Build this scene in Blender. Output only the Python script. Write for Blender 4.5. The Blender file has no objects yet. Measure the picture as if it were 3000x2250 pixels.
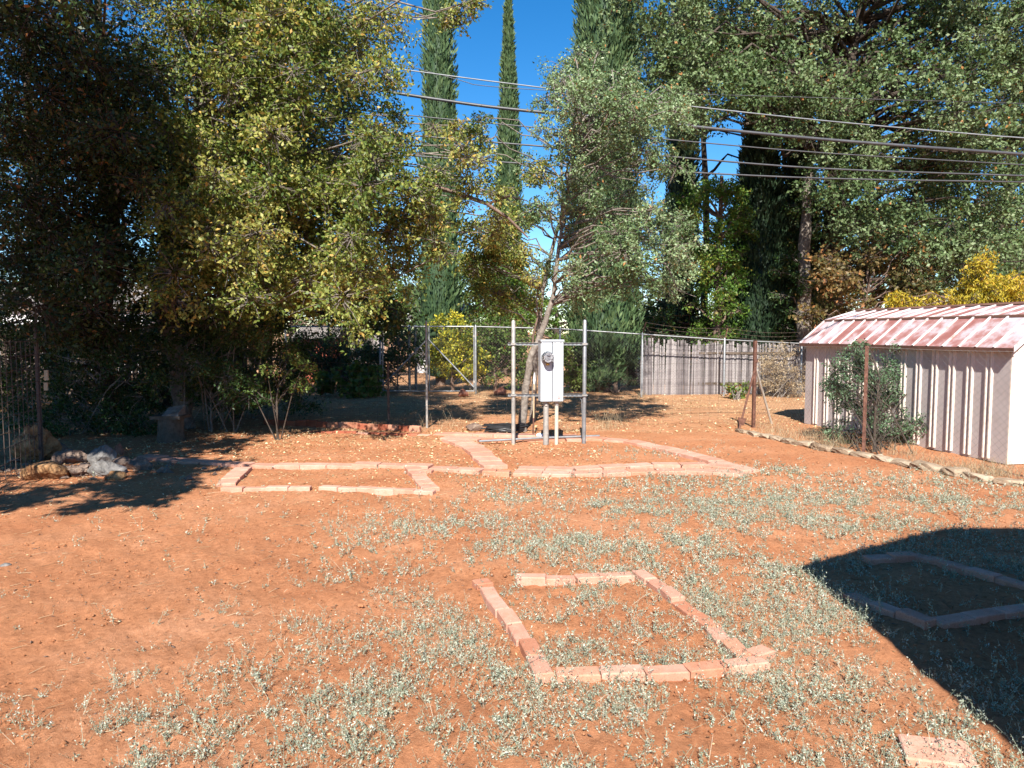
import bpy, math, random
import numpy as np
from mathutils import Vector, Matrix

# ------------------------------------------------------------------ camera, sky, sun, exposure
scene = bpy.context.scene
COL = scene.collection
R = math.radians
FPX = 2167.0
PITCH = R(4.0)
CAMH = 1.65
cam = bpy.data.cameras.new('camera')
cam.lens = 26.0
cam.sensor_width = 36.0
cam.clip_start = 0.05
cam.clip_end = 2000
camo = bpy.data.objects.new('camera', cam)
COL.objects.link(camo)
camo.location = (0, 0, CAMH)
camo.rotation_euler = (R(90) - PITCH, 0, 0)
scene.camera = camo

SUN_EL, SUN_AZ = 42.0, -4.0           # degrees; azimuth of the sun, measured from straight behind the camera towards the right
world = bpy.data.worlds.new('World')
scene.world = world
world.use_nodes = True
wn = world.node_tree.nodes
wl = world.node_tree.links
for n_ in list(wn):
    wn.remove(n_)
sky = wn.new('ShaderNodeTexSky')
sky.sky_type = 'NISHITA'
sky.sun_disc = False
sky.sun_elevation = R(SUN_EL)
sky.sun_rotation = R(180 - SUN_AZ)
sky.altitude = 1300
sky.air_density = 1.0
sky.dust_density = 0.1
sky.ozone_density = 2.5
bg = wn.new('ShaderNodeBackground')
bg.inputs['Strength'].default_value = 0.084
wo = wn.new('ShaderNodeOutputWorld')
hs = wn.new('ShaderNodeHueSaturation')
hs.inputs['Saturation'].default_value = 1.38
wl.new(sky.outputs[0], hs.inputs['Color'])
wl.new(hs.outputs[0], bg.inputs[0])
wl.new(bg.outputs[0], wo.inputs[0])

sun = bpy.data.lights.new('sun', 'SUN')
sun.energy = 5.0
sun.angle = R(0.53)
sun.color = (1.0, 0.95, 0.87)
suno = bpy.data.objects.new('sun', sun)
COL.objects.link(suno)
sdir = Vector((math.sin(R(SUN_AZ)) * math.cos(R(SUN_EL)), -math.cos(R(SUN_AZ)) * math.cos(R(SUN_EL)), math.sin(R(SUN_EL))))
suno.rotation_euler = sdir.to_track_quat('Z', 'Y').to_euler()
suno.location = (3, -20, 20)

scene.view_settings.view_transform = 'Standard'
scene.view_settings.look = 'None'
scene.view_settings.gamma = 1.0
scene.view_settings.use_curve_mapping = False
scene.view_settings.exposure = 1.18
scene.render.engine = 'CYCLES'
scene.cycles.max_bounces = 6
scene.cycles.diffuse_bounces = 2
scene.cycles.glossy_bounces = 2
scene.cycles.transmission_bounces = 4
scene.cycles.transparent_max_bounces = 6

rng = np.random.default_rng(7)
rnd = random.Random(7)

# ------------------------------------------------------------------ pixel <-> place helpers (survey of the photograph onto the ground)
def ray(px, py):
    x = (px - 1500) / FPX
    u = (1125 - py) / FPX
    return Vector((x, math.cos(PITCH) + u * math.sin(PITCH), -math.sin(PITCH) + u * math.cos(PITCH)))

def P(px, py, z=0.0):
    d = ray(px, py)
    t = (z - CAMH) / d.z
    return Vector((d.x * t, d.y * t, z))

def PD(px, py, D):
    d = ray(px, py)
    t = D / d.y
    return Vector((d.x * t, D, CAMH + d.z * t))

# ------------------------------------------------------------------ noise
def _hash(ix, iy, seed):
    h = (ix.astype(np.int64) * 374761393 + iy.astype(np.int64) * 668265263 + seed * 1442695041) & 0xffffffff
    h = ((h ^ (h >> 13)) * 1274126177) & 0xffffffff
    return ((h ^ (h >> 16)) & 0xffff) / 65535.0

def vnoise(x, y, seed=0):
    x = np.asarray(x, float); y = np.asarray(y, float)
    ix = np.floor(x); iy = np.floor(y)
    fx = x - ix; fy = y - iy
    fx = fx * fx * (3 - 2 * fx); fy = fy * fy * (3 - 2 * fy)
    a = _hash(ix, iy, seed); b = _hash(ix + 1, iy, seed)
    c = _hash(ix, iy + 1, seed); d = _hash(ix + 1, iy + 1, seed)
    return (a * (1 - fx) + b * fx) * (1 - fy) + (c * (1 - fx) + d * fx) * fy

def gz(x, y):
    h = (vnoise(x * .7, y * .7, 1) - .5) * .035
    h = h + (vnoise(x * 3.1, y * 3.1, 2) - .5) * .022 + (vnoise(x * 6.3, y * 6.3, 6) - .5) * .014
    return h

def gzf(x, y):
    h = gz(x, y)
    near = np.clip((15 - np.hypot(x, y)) / 8, 0, 1)
    h = h + near * ((vnoise(x * 11, y * 11, 3) - .5) * .016 + (vnoise(x * 27, y * 27, 4) - .5) * .015 + (np.abs(vnoise(x * 60, y * 60, 5) - .5)) * .016)
    return h

# ------------------------------------------------------------------ materials
def newmat(name):
    m = bpy.data.materials.new(name)
    m.use_nodes = True
    nt = m.node_tree
    for n in list(nt.nodes):
        nt.nodes.remove(n)
    out = nt.nodes.new('ShaderNodeOutputMaterial')
    b = nt.nodes.new('ShaderNodeBsdfPrincipled')
    nt.links.new(b.outputs[0], out.inputs[0])
    return m, nt, b, out

def node(nt, t, **kw):
    n = nt.nodes.new(t)
    for k, v in kw.items():
        setattr(n, k, v)
    return n

def ramp(nt, fac, stops):
    r = nt.nodes.new('ShaderNodeValToRGB')
    e = r.color_ramp.elements
    while len(e) > 1:
        e.remove(e[0])
    e[0].position = stops[0][0]; e[0].color = (*stops[0][1], 1)
    for p, c in stops[1:]:
        k = e.new(p); k.color = (*c, 1)
    nt.links.new(fac, r.inputs[0])
    return r

def noise(nt, scale, detail=4, rough=.6, coord=None):
    n = nt.nodes.new('ShaderNodeTexNoise')
    n.inputs['Scale'].default_value = scale
    n.inputs['Detail'].default_value = detail
    n.inputs['Roughness'].default_value = rough
    if coord is not None:
        nt.links.new(coord, n.inputs['Vector'])
    return n

def mixc(nt, fac, a, b, mode='MIX'):
    m = nt.nodes.new('ShaderNodeMix')
    m.data_type = 'RGBA'
    m.blend_type = mode
    if isinstance(fac, float): m.inputs[0].default_value = fac
    else: nt.links.new(fac, m.inputs[0])
    for i, v in ((6, a), (7, b)):
        if isinstance(v, tuple): m.inputs[i].default_value = (*v, 1)
        else: nt.links.new(v, m.inputs[i])
    return m.outputs[2]

def bump(nt, b, h, strength=.4, dist=.01):
    n = nt.nodes.new('ShaderNodeBump')
    n.inputs['Strength'].default_value = strength
    n.inputs['Distance'].default_value = dist
    nt.links.new(h, n.inputs['Height'])
    nt.links.new(n.outputs[0], b.inputs['Normal'])

def mat_varied(name, stops, scale=8.0, rough=.8, metal=0.0, bstr=.3, bscale=60, objvar=0.0, spec=.3, bdist=.004):
    """noise-coloured matte material; objvar mixes in a per-object shift"""
    m, nt, b, out = newmat(name)
    tc = node(nt, 'ShaderNodeTexCoord')
    n = noise(nt, scale, 6, .65, tc.outputs['Object'])
    fac = n.outputs[0]
    if objvar:
        oi = node(nt, 'ShaderNodeObjectInfo')
        mm = node(nt, 'ShaderNodeMath', operation='MULTIPLY_ADD')
        nt.links.new(oi.outputs['Random'], mm.inputs[0])
        mm.inputs[1].default_value = objvar
        sub = node(nt, 'ShaderNodeMath', operation='SUBTRACT')
        nt.links.new(fac, sub.inputs[0]); sub.inputs[1].default_value = objvar / 2
        nt.links.new(sub.outputs[0], mm.inputs[2])
        fac = mm.outputs[0]
    r = ramp(nt, fac, stops)
    nt.links.new(r.outputs[0], b.inputs['Base Color'])
    b.inputs['Roughness'].default_value = rough
    b.inputs['Metallic'].default_value = metal
    b.inputs['Specular IOR Level'].default_value = spec
    n2 = noise(nt, bscale, 5, .7, tc.outputs['Object'])
    bump(nt, b, n2.outputs[0], bstr, bdist)
    return m

def mat_leaf(name, stops, trans=.3, rough=.5, spec=.35):
    m, nt, b, out = newmat(name)
    at = node(nt, 'ShaderNodeAttribute', attribute_name='tint')
    r = ramp(nt, at.outputs['Fac'], stops)
    nt.links.new(r.outputs[0], b.inputs['Base Color'])
    b.inputs['Roughness'].default_value = rough
    b.inputs['Specular IOR Level'].default_value = spec
    tr = node(nt, 'ShaderNodeBsdfTranslucent')
    nt.links.new(mixc(nt, 1.0, r.outputs[0], (1.0, 1.0, .55), 'MULTIPLY'), tr.inputs[0])
    ms = node(nt, 'ShaderNodeMixShader')
    ms.inputs[0].default_value = trans
    nt.links.new(b.outputs[0], ms.inputs[1]); nt.links.new(tr.outputs[0], ms.inputs[2])
    nt.links.new(ms.outputs[0], out.inputs[0])
    return m

# soil
def mat_brick(name, stops, objvar=.3):
    m, nt, b, out = newmat(name)
    tc = node(nt, 'ShaderNodeTexCoord')
    geo = node(nt, 'ShaderNodeNewGeometry')
    oi = node(nt, 'ShaderNodeObjectInfo')
    n = noise(nt, 9, 6, .7, geo.outputs['Position'])
    ad = node(nt, 'ShaderNodeMath', operation='MULTIPLY_ADD')
    nt.links.new(oi.outputs['Random'], ad.inputs[0]); ad.inputs[1].default_value = objvar
    sb = node(nt, 'ShaderNodeMath', operation='SUBTRACT'); sb.inputs[1].default_value = objvar / 2
    nt.links.new(n.outputs[0], sb.inputs[0]); nt.links.new(sb.outputs[0], ad.inputs[2])
    r = ramp(nt, ad.outputs[0], stops)
    n2 = noise(nt, 5, 7, .75, geo.outputs['Position'])
    d = ramp(nt, n2.outputs[0], [(.54, (0, 0, 0)), (.70, (.6, .6, .6))])
    c = mixc(nt, d.outputs[0], r.outputs[0], (.46, .22, .13))
    n3 = noise(nt, 130, 4, .8, geo.outputs['Position'])
    g = ramp(nt, n3.outputs[0], [(.32, (.62, .58, .56)), (.48, (1, 1, 1))])
    c = mixc(nt, 1.0, c, g.outputs[0], 'MULTIPLY')
    nt.links.new(c, b.inputs['Base Color'])
    b.inputs['Roughness'].default_value = .95
    b.inputs['Specular IOR Level'].default_value = .15
    bump(nt, b, n3.outputs[0], .5, .004)
    return m

def make_soil():
    m, nt, b, out = newmat('red_soil')
    tc = node(nt, 'ShaderNodeTexCoord')
    co = tc.outputs['Object']
    n1 = noise(nt, .9, 6, .6, co)
    n2 = noise(nt, 26, 8, .75, co)
    r1 = ramp(nt, n1.outputs[0], [(.3, (.39, .155, .072)), (.5, (.46, .20, .096)), (.7, (.52, .25, .135))])
    r2 = ramp(nt, n2.outputs[0], [(.28, (.40, .35, .32)), (.42, (.82, .80, .78)), (.54, (1.0, 1.0, 1.0)), (.70, (1.2, 1.2, 1.2))])
    c = mixc(nt, 1.0, r1.outputs[0], r2.outputs[0], 'MULTIPLY')
    # pale specks of straw and grit in the soil
    v = node(nt, 'ShaderNodeTexVoronoi'); v.inputs['Scale'].default_value = 60
    nt.links.new(co, v.inputs['Vector'])
    rs = ramp(nt, v.outputs['Distance'], [(.0, (1, 1, 1)), (.12, (1, 1, 1)), (.2, (0, 0, 0))])
    n3 = noise(nt, 2.2, 5, .6, co)
    rs2 = ramp(nt, n3.outputs[0], [(.36, (0, 0, 0)), (.62, (.8, .8, .8))])
    f = mixc(nt, 1.0, rs.outputs[0], rs2.outputs[0], 'MULTIPLY')
    c = mixc(nt, f, c, (.52, .36, .22))
    # drier, straw strewn soil further back
    sp = node(nt, 'ShaderNodeSeparateXYZ'); nt.links.new(co, sp.inputs[0])
    n4 = noise(nt, 1.4, 7, .7, co)
    ad = node(nt, 'ShaderNodeMath', operation='MULTIPLY_ADD')
    nt.links.new(n4.outputs[0], ad.inputs[0]); ad.inputs[1].default_value = 9.0
    nt.links.new(sp.outputs[1], ad.inputs[2])
    mr = node(nt, 'ShaderNodeMapRange')
    nt.links.new(ad.outputs[0], mr.inputs[0])
    mr.inputs[1].default_value = 15.5; mr.inputs[2].default_value = 20.5
    mr.inputs[3].default_value = 0; mr.inputs[4].default_value = .55
    n5 = noise(nt, 55, 4, .8, co)
    straw = ramp(nt, n5.outputs[0], [(.35, (.18, .09, .05)), (.5, (.42, .26, .14)), (.66, (.60, .44, .26))])
    c = mixc(nt, mr.outputs[0], c, straw.outputs[0])
    nt.links.new(c, b.inputs['Base Color'])
    b.inputs['Roughness'].default_value = .95
    b.inputs['Specular IOR Level'].default_value = .1
    nb = noise(nt, 70, 8, .8, co)
    bump(nt, b, nb.outputs[0], .9, .017)
    return m

M = {}
M['soil'] = make_soil()
M['brick_pink'] = mat_brick('pink_concrete', [(.3, (.46, .225, .155)), (.5, (.53, .28, .20)), (.7, (.58, .335, .255))])
M['brick_orange'] = mat_brick('orange_clay', [(.3, (.40, .17, .10)), (.5, (.47, .22, .14)), (.7, (.52, .27, .18))])
M['brick_red'] = mat_varied('red_clay', [(.3, (.20, .055, .03)), (.5, (.30, .085, .045)), (.7, (.36, .13, .075))], 9, .9, bscale=90, objvar=.3)
M['bark_grey'] = mat_varied('grey_bark', [(.3, (.10, .08, .065)), (.5, (.19, .16, .135)), (.7, (.30, .26, .22))], 14, .9, bstr=.8, bscale=30, bdist=.02)
M['bark_dark'] = mat_varied('dark_bark', [(.3, (.035, .026, .02)), (.5, (.07, .052, .04)), (.7, (.12, .095, .075))], 10, .95, bstr=.9, bscale=22, bdist=.03)
M['bark_brown'] = mat_varied('brown_bark', [(.3, (.09, .055, .04)), (.5, (.15, .10, .075)), (.7, (.22, .16, .125))], 10, .9, bstr=.6, bscale=30)
M['galv'] = mat_varied('galvanised_steel', [(.3, (.20, .205, .21)), (.5, (.28, .285, .29)), (.7, (.36, .37, .375))], 12, .5, metal=.6, bstr=.1, objvar=.2)
M['galv_dull'] = mat_varied('weathered_steel', [(.3, (.22, .21, .20)), (.5, (.36, .34, .31)), (.7, (.46, .42, .37))], 10, .6, metal=.35, bstr=.15)
M['pipe_tan'] = mat_varied('painted_pipe', [(.3, (.38, .34, .28)), (.5, (.50, .45, .38)), (.75, (.55, .40, .28))], 6, .6, metal=.1, bstr=.1)
M['wire'] = mat_varied('fence_wire', [(.3, (.10, .10, .10)), (.7, (.20, .20, .20))], 4, .55, metal=.6, bstr=0)
M['wire_dark'] = mat_varied('rusty_wire', [(.3, (.07, .05, .045)), (.7, (.14, .10, .08))], 4, .8, metal=.3, bstr=0)
M['rust'] = mat_varied('rusty_iron', [(.3, (.06, .028, .02)), (.5, (.12, .055, .038)), (.7, (.20, .10, .07))], 18, .9, bstr=.5, bscale=90)
M['box_white'] = mat_varied('grey_white_enamel', [(.3, (.42, .45, .48)), (.7, (.48, .505, .53))], 2, .4, bstr=.02, spec=.4)
M['dark_gap'] = mat_varied('dark_metal', [(.3, (.03, .03, .035)), (.7, (.06, .06, .07))], 5, .6, bstr=0)
M['meter_face'] = mat_varied('white_dial', [(.3, (.50, .50, .49)), (.7, (.56, .56, .55))], 5, .5, bstr=0)
M['meter_grey'] = mat_varied('grey_plastic', [(.3, (.25, .25, .25)), (.7, (.36, .36, .35))], 5, .4, bstr=0)
M['paper'] = mat_varied('printed_sticker', [(.3, (.62, .60, .59)), (.7, (.66, .65, .65))], 5, .5, bstr=0)
M['ink_red'] = mat_varied('red_ink', [(.3, (.45, .05, .04)), (.7, (.5, .08, .05))], 5, .5, bstr=0)
M['brass'] = mat_varied('brass_seal', [(.3, (.5, .28, .06)), (.7, (.6, .38, .1))], 5, .4, metal=.5, bstr=0)
M['cable'] = mat_varied('cable_jacket', [(.3, (.035, .035, .04)), (.7, (.075, .075, .08))], 3, .45, bstr=.1, spec=.5)
M['cable_light'] = mat_varied('light_cable', [(.3, (.14, .15, .16)), (.7, (.24, .25, .26))], 3, .45, bstr=.1, spec=.5)
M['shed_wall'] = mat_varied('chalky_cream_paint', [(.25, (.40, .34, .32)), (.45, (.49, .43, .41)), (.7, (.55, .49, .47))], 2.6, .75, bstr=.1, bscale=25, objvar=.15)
M['shed_end'] = mat_varied('sunlit_peach_tone', [(.3, (.66, .56, .47)), (.7, (.74, .65, .56))], 2, .7, bstr=.05, bscale=25)  # sunlight put into the peach, paler than the side wall
M['shed_rib'] = mat_varied('sunlit_rib_tone', [(.3, (.56, .47, .40)), (.7, (.70, .62, .55))], 4, .7, bstr=.1)  # panel paint lightened to carry the sun on the ribs
M['shed_trim'] = mat_varied('brown_trim', [(.3, (.11, .055, .04)), (.7, (.18, .09, .065))], 6, .7, bstr=.1)
def roof_mat():
    m, nt, b, out = newmat('chalked_red_roof')
    tc = node(nt, 'ShaderNodeTexCoord')
    n = noise(nt, 3.2, 6, .62, tc.outputs['Object'])
    oi = node(nt, 'ShaderNodeObjectInfo')
    ad = node(nt, 'ShaderNodeMath', operation='MULTIPLY_ADD')
    nt.links.new(oi.outputs['Random'], ad.inputs[0]); ad.inputs[1].default_value = .16
    sb = node(nt, 'ShaderNodeMath', operation='SUBTRACT'); sb.inputs[1].default_value = .08
    nt.links.new(n.outputs[0], sb.inputs[0]); nt.links.new(sb.outputs[0], ad.inputs[2])
    r = ramp(nt, ad.outputs[0], [(.36, (.27, .105, .09)), (.47, (.34, .17, .155)), (.56, (.45, .36, .37)), (.7, (.52, .48, .51))])
    nt.links.new(r.outputs[0], b.inputs['Base Color'])
    b.inputs['Roughness'].default_value = .6
    return m
M['roof'] = roof_mat()
M['roof_rib'] = mat_varied('worn_roof_rib', [(.32, (.42, .24, .20)), (.45, (.60, .54, .53)), (.7, (.68, .66, .67))], 5, .6, bstr=.1)
M['stone'] = mat_varied('pale_sandstone', [(.3, (.13, .085, .055)), (.48, (.27, .195, .13)), (.7, (.40, .315, .225))], 9, .9, bstr=.8, bscale=35, objvar=.25, bdist=.01)
M['rock_orange'] = mat_varied('ochre_rock', [(.35, (.11, .045, .02)), (.5, (.27, .14, .06)), (.7, (.42, .26, .13))], 9, .9, bstr=1, bscale=24, bdist=.02)
M['rock_grey'] = mat_varied('grey_rock', [(.3, (.08, .075, .07)), (.5, (.16, .15, .14)), (.7, (.27, .25, .235))], 9, .9, bstr=1, bscale=24, bdist=.02)
M['rock_brown'] = mat_varied('brown_rock', [(.3, (.07, .045, .035)), (.5, (.16, .11, .085)), (.7, (.28, .21, .16))], 9, .9, bstr=1, bscale=24, bdist=.02)
M['rock_red'] = mat_varied('red_rock', [(.3, (.22, .07, .045)), (.5, (.34, .13, .08)), (.7, (.45, .2, .13))], 9, .9, bstr=1, bscale=24, bdist=.02)
M['paling'] = mat_varied('grey_weathered_wood', [(.25, (.10, .085, .085)), (.5, (.22, .195, .195)), (.75, (.34, .31, .30))], 5, .9, bstr=.5, bscale=40, objvar=.5)
M['wood_tan'] = mat_varied('tan_wood', [(.3, (.42, .30, .18)), (.7, (.56, .42, .27))], 12, .8, bstr=.2)
M['stump'] = mat_varied('stump_bark', [(.3, (.07, .05, .035)), (.7, (.16, .12, .09))], 12, .9, bstr=.9, bscale=30, bdist=.02)
M['red_wall'] = mat_varied('faded_red_paint', [(.3, (.28, .07, .04)), (.7, (.40, .12, .07))], 5, .8)
M['white_wall'] = mat_varied('white_paint', [(.3, (.68, .68, .68)), (.7, (.76, .76, .76))], 5, .8)
M['grey_roof'] = mat_varied('grey_shingle', [(.3, (.14, .12, .11)), (.7, (.24, .21, .19))], 8, .9)
M['glass_dark'] = mat_varied('window_glass', [(.3, (.03, .04, .05)), (.7, (.05, .06, .08))], 3, .08, bstr=0, spec=.6)
M['blue_plastic'] = mat_varied('blue_plastic', [(.3, (.02, .08, .22)), (.7, (.03, .11, .28))], 5, .45, bstr=0)
M['black_plastic'] = mat_varied('black_plastic', [(.3, (.012, .012, .013)), (.7, (.03, .03, .032))], 12, .4, bstr=.4)
M['stucco'] = mat_varied('tan_stucco', [(.3, (.42, .34, .26)), (.7, (.52, .43, .34))], 3, .9)

L = {}
L['elm'] = mat_leaf('olive_leaves', [(0, (.045, .09, .017)), (.35, (.135, .185, .035)), (.65, (.28, .30, .07)), (.9, (.42, .385, .11)), (1, (.48, .29, .07))], .3)
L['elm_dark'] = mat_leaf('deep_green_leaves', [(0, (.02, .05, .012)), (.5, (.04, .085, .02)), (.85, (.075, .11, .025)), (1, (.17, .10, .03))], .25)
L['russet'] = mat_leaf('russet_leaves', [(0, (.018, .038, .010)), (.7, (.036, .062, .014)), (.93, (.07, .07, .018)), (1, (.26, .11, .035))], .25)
L['silver'] = mat_leaf('grey_green_leaves', [(0, (.07, .12, .045)), (.4, (.14, .21, .085)), (.75, (.23, .31, .15)), (.96, (.31, .38, .22)), (1, (.42, .20, .07))], .22, .5, .35)
L['oak'] = mat_leaf('oak_leaves', [(0, (.05, .09, .03)), (.4, (.11, .165, .062)), (.75, (.185, .245, .115)), (.975, (.26, .31, .17)), (1, (.42, .20, .07))], .25, .55, .22)
L['cypress'] = mat_leaf('cypress_sprays', [(0, (.028, .06, .025)), (.5, (.075, .13, .05)), (1, (.14, .20, .08))], .1, .6)
L['cypress_dark'] = mat_leaf('dark_cypress_sprays', [(0, (.012, .03, .014)), (.5, (.026, .055, .024)), (1, (.05, .085, .038))], .1, .6)
L['bright'] = mat_leaf('fresh_green_leaves', [(0, (.06, .14, .02)), (.5, (.11, .21, .035)), (.85, (.24, .30, .05)), (1, (.40, .33, .06))], .4)
L['orange'] = mat_leaf('turning_leaves', [(0, (.05, .07, .02)), (.4, (.12, .10, .035)), (.8, (.25, .165, .06)), (1, (.38, .16, .06))], .35)
L['yellow'] = mat_leaf('golden_leaves', [(0, (.18, .18, .02)), (.4, (.42, .33, .03)), (.8, (.58, .44, .045)), (1, (.62, .34, .04))], .35)
L['yellow_bush'] = mat_leaf('yellow_blossom_leaves', [(0, (.06, .12, .02)), (.35, (.20, .24, .03)), (.6, (.60, .52, .05)), (1, (.78, .64, .06))], .35)
L['green_bush'] = mat_leaf('bush_leaves', [(0, (.04, .08, .015)), (.5, (.11, .17, .035)), (.9, (.20, .25, .06)), (1, (.42, .12, .05))], .3)
L['shed_bush'] = mat_leaf('bluish_green_leaves', [(0, (.05, .10, .045)), (.5, (.10, .17, .085)), (1, (.18, .26, .15))], .25)
L['weed'] = mat_leaf('sage_weed', [(0, (.17, .20, .13)), (.35, (.30, .335, .25)), (.7, (.44, .47, .385)), (.9, (.58, .59, .52)), (1, (.50, .40, .26))], .15, .7, .2)
L['litter'] = mat_leaf('fallen_leaves', [(0, (.22, .12, .06)), (.4, (.44, .28, .14)), (.8, (.64, .48, .27)), (1, (.75, .64, .42))], .15, .8, .2)
L['straw'] = mat_leaf('dry_straw', [(0, (.16, .10, .06)), (.5, (.42, .31, .18)), (1, (.62, .5, .33))], .1, .8, .2)

# ------------------------------------------------------------------ object helpers
def tag(o, label=None, cat=None, group=None, kind=None):
    if label: o['label'] = label
    if cat: o['category'] = cat
    if group: o['group'] = group
    if kind: o['kind'] = kind
    return o

def thing(name, label, cat, loc=(0, 0, 0), rz=0.0, group=None):
    o = bpy.data.objects.new(name, None)
    COL.objects.link(o)
    o.empty_display_size = .1
    o.location = loc
    o.rotation_euler = (0, 0, rz)
    return tag(o, label, cat, group)

def link(name, me, parent=None, loc=(0, 0, 0), rot=(0, 0, 0), scale=(1, 1, 1)):
    o = bpy.data.objects.new(name, me)
    COL.objects.link(o)
    o.parent = parent
    o.location = loc
    o.rotation_euler = rot
    o.scale = scale
    return o

def origin_of(parent):
    v = Vector((0, 0, 0))
    while parent is not None:
        v += parent.location
        parent = parent.parent
    return v

class MB:
    def __init__(s): s.v = []; s.f = []; s.sm = False
    def add(s, vs, fs):
        k = len(s.v)
        s.v += [tuple(v) for v in vs]
        s.f += [tuple(i + k for i in f) for f in fs]
        return s
    def box(s, c, d, rz=0.0, mat=None):
        x, y, z = d[0] / 2, d[1] / 2, d[2] / 2
        vs = [Vector((sx * x, sy * y, sz * z)) for sx in (-1, 1) for sy in (-1, 1) for sz in (-1, 1)]
        mm = mat if mat is not None else Matrix.Rotation(rz, 3, 'Z')
        vs = [mm @ v + Vector(c) for v in vs]
        return s.add(vs, [(0, 1, 3, 2), (4, 6, 7, 5), (0, 4, 5, 1), (2, 3, 7, 6), (0, 2, 6, 4), (1, 5, 7, 3)])
    def tube(s, pts, rad, n=8, cap=True):
        pts = [Vector(p) for p in pts]
        if not hasattr(rad, '__len__'): rad = [rad] * len(pts)
        vs = []; fs = []
        t0 = (pts[1] - pts[0]).normalized()
        a = t0.orthogonal().normalized()
        for i, p in enumerate(pts):
            t = (pts[min(i + 1, len(pts) - 1)] - pts[max(i - 1, 0)]).normalized()
            a = (a - t * a.dot(t)).normalized()
            b = t.cross(a)
            for k in range(n):
                th = 2 * math.pi * k / n
                vs.append(p + (a * math.cos(th) + b * math.sin(th)) * rad[i])
        for i in range(len(pts) - 1):
            for k in range(n):
                k2 = (k + 1) % n
                fs.append((i * n + k, i * n + k2, (i + 1) * n + k2, (i + 1) * n + k))
        if cap:
            fs.append(tuple(range(n - 1, -1, -1)))
            fs.append(tuple((len(pts) - 1) * n + k for k in range(n)))
        return s.add(vs, fs)
    def mesh(s, name, mat, off=Vector((0, 0, 0)), smooth=False):
        me = bpy.data.meshes.new(name)
        me.from_pydata([(v[0] - off[0], v[1] - off[1], v[2] - off[2]) for v in s.v], [], s.f)
        me.materials.append(mat)
        if smooth:
            me.shade_smooth()
            try: me.set_sharp_from_angle(angle=R(50))
            except Exception: pass
        me.update()
        return me
    def build(s, name, mat, parent=None, smooth=False):
        """vertices are given in world space; a child is stored relative to its thing"""
        return link(name, s.mesh(name, mat, origin_of(parent), smooth), parent)

def npmesh(name, verts, quads, mat, tint=None, off=None, smooth=False):
    me = bpy.data.meshes.new(name)
    verts = np.asarray(verts, np.float32)
    if off is not None: verts = verts - np.array(off, np.float32)
    quads = np.asarray(quads, np.int32)
    k = quads.shape[1]
    me.vertices.add(len(verts)); me.vertices.foreach_set('co', verts.ravel())
    me.loops.add(quads.size); me.loops.foreach_set('vertex_index', quads.ravel())
    me.polygons.add(len(quads)); me.polygons.foreach_set('loop_start', np.arange(0, quads.size, k, dtype=np.int32))
    try: me.polygons.foreach_set('loop_total', np.full(len(quads), k, np.int32))
    except Exception: pass
    if tint is not None:
        a = me.attributes.new('tint', 'FLOAT', 'FACE')
        a.data.foreach_set('value', np.asarray(tint, np.float32))
    me.materials.append(mat)
    me.update(calc_edges=True)
    if smooth: me.shade_smooth()
    return me

def unit(v):
    return v / np.maximum(np.linalg.norm(v, axis=1, keepdims=True), 1e-9)

def leaf_geo(pos, size, aspect=.5, up=None, upw=0.0, fold=.12):
    n = len(pos)
    d = rng.normal(size=(n, 3))
    if up is not None: d = unit(d) * (1 - upw) + np.array(up) * upw
    d = unit(d)
    s = unit(np.cross(d, rng.normal(size=(n, 3))))
    nn = np.cross(d, s)
    Ln = (size * rng.uniform(.7, 1.3, n))[:, None]
    W = Ln * aspect
    p = pos
    v = np.stack([p, p + d * Ln * .45 + s * W * .5 + nn * Ln * fold, p + d * Ln, p + d * Ln * .45 - s * W * .5 + nn * Ln * fold], axis=1)
    return v.reshape(-1, 3), np.arange(4 * n).reshape(n, 4)

def tubes_np(P0, P1, r0, r1, sides=3, bend=.08, segs=2):
    """many thin two-segment tubes at once"""
    n = len(P0)
    mid = (P0 + P1) / 2 + rng.normal(size=(n, 3)) * np.linalg.norm(P1 - P0, axis=1, keepdims=True) * bend
    t = unit(P1 - P0)
    a = unit(np.cross(t, rng.normal(size=(n, 3))))
    b = np.cross(t, a)
    rings = []
    for p, r in (((P0, r0), (mid, (r0 + r1) / 2), (P1, r1)) if segs == 2 else ((P0, r0), (P1, r1))):
        for k in range(sides):
            th = 2 * math.pi * k / sides
            rr = np.broadcast_to(np.asarray(r), (n,))[:, None]
            rings.append(p + (a * math.cos(th) + b * math.sin(th)) * rr)
    v = np.stack(rings, axis=1).reshape(-1, 3)
    q = []
    for s_ in range(segs):
        for k in range(sides):
            k2 = (k + 1) % sides
            q.append([s_ * sides + k, s_ * sides + k2, (s_ + 1) * sides + k2, (s_ + 1) * sides + k])
    q = np.array(q)[None] + (np.arange(n) * (segs + 1) * sides)[:, None, None]
    return v, q.reshape(-1, 4)

def join(parts):
    vs = []; qs = []; k = 0
    for v, q in parts:
        vs.append(np.asarray(v)); qs.append(np.asarray(q) + k); k += len(v)
    return np.concatenate(vs), np.concatenate(qs)

def curve_pts(a, b, n=7, sag=.15, wob=.06):
    a = np.array(a); b = np.array(b)
    t = np.linspace(0, 1, n)[:, None]
    d = np.linalg.norm(b - a)
    p = a * (1 - t) + b * t
    p[:, 2] += (np.sin(t[:, 0] * math.pi) * sag * d)
    w = rng.normal(size=(n, 3)) * wob * d; w[0] = 0; w[-1] = 0
    return p + w * np.sin(t * math.pi)

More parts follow.
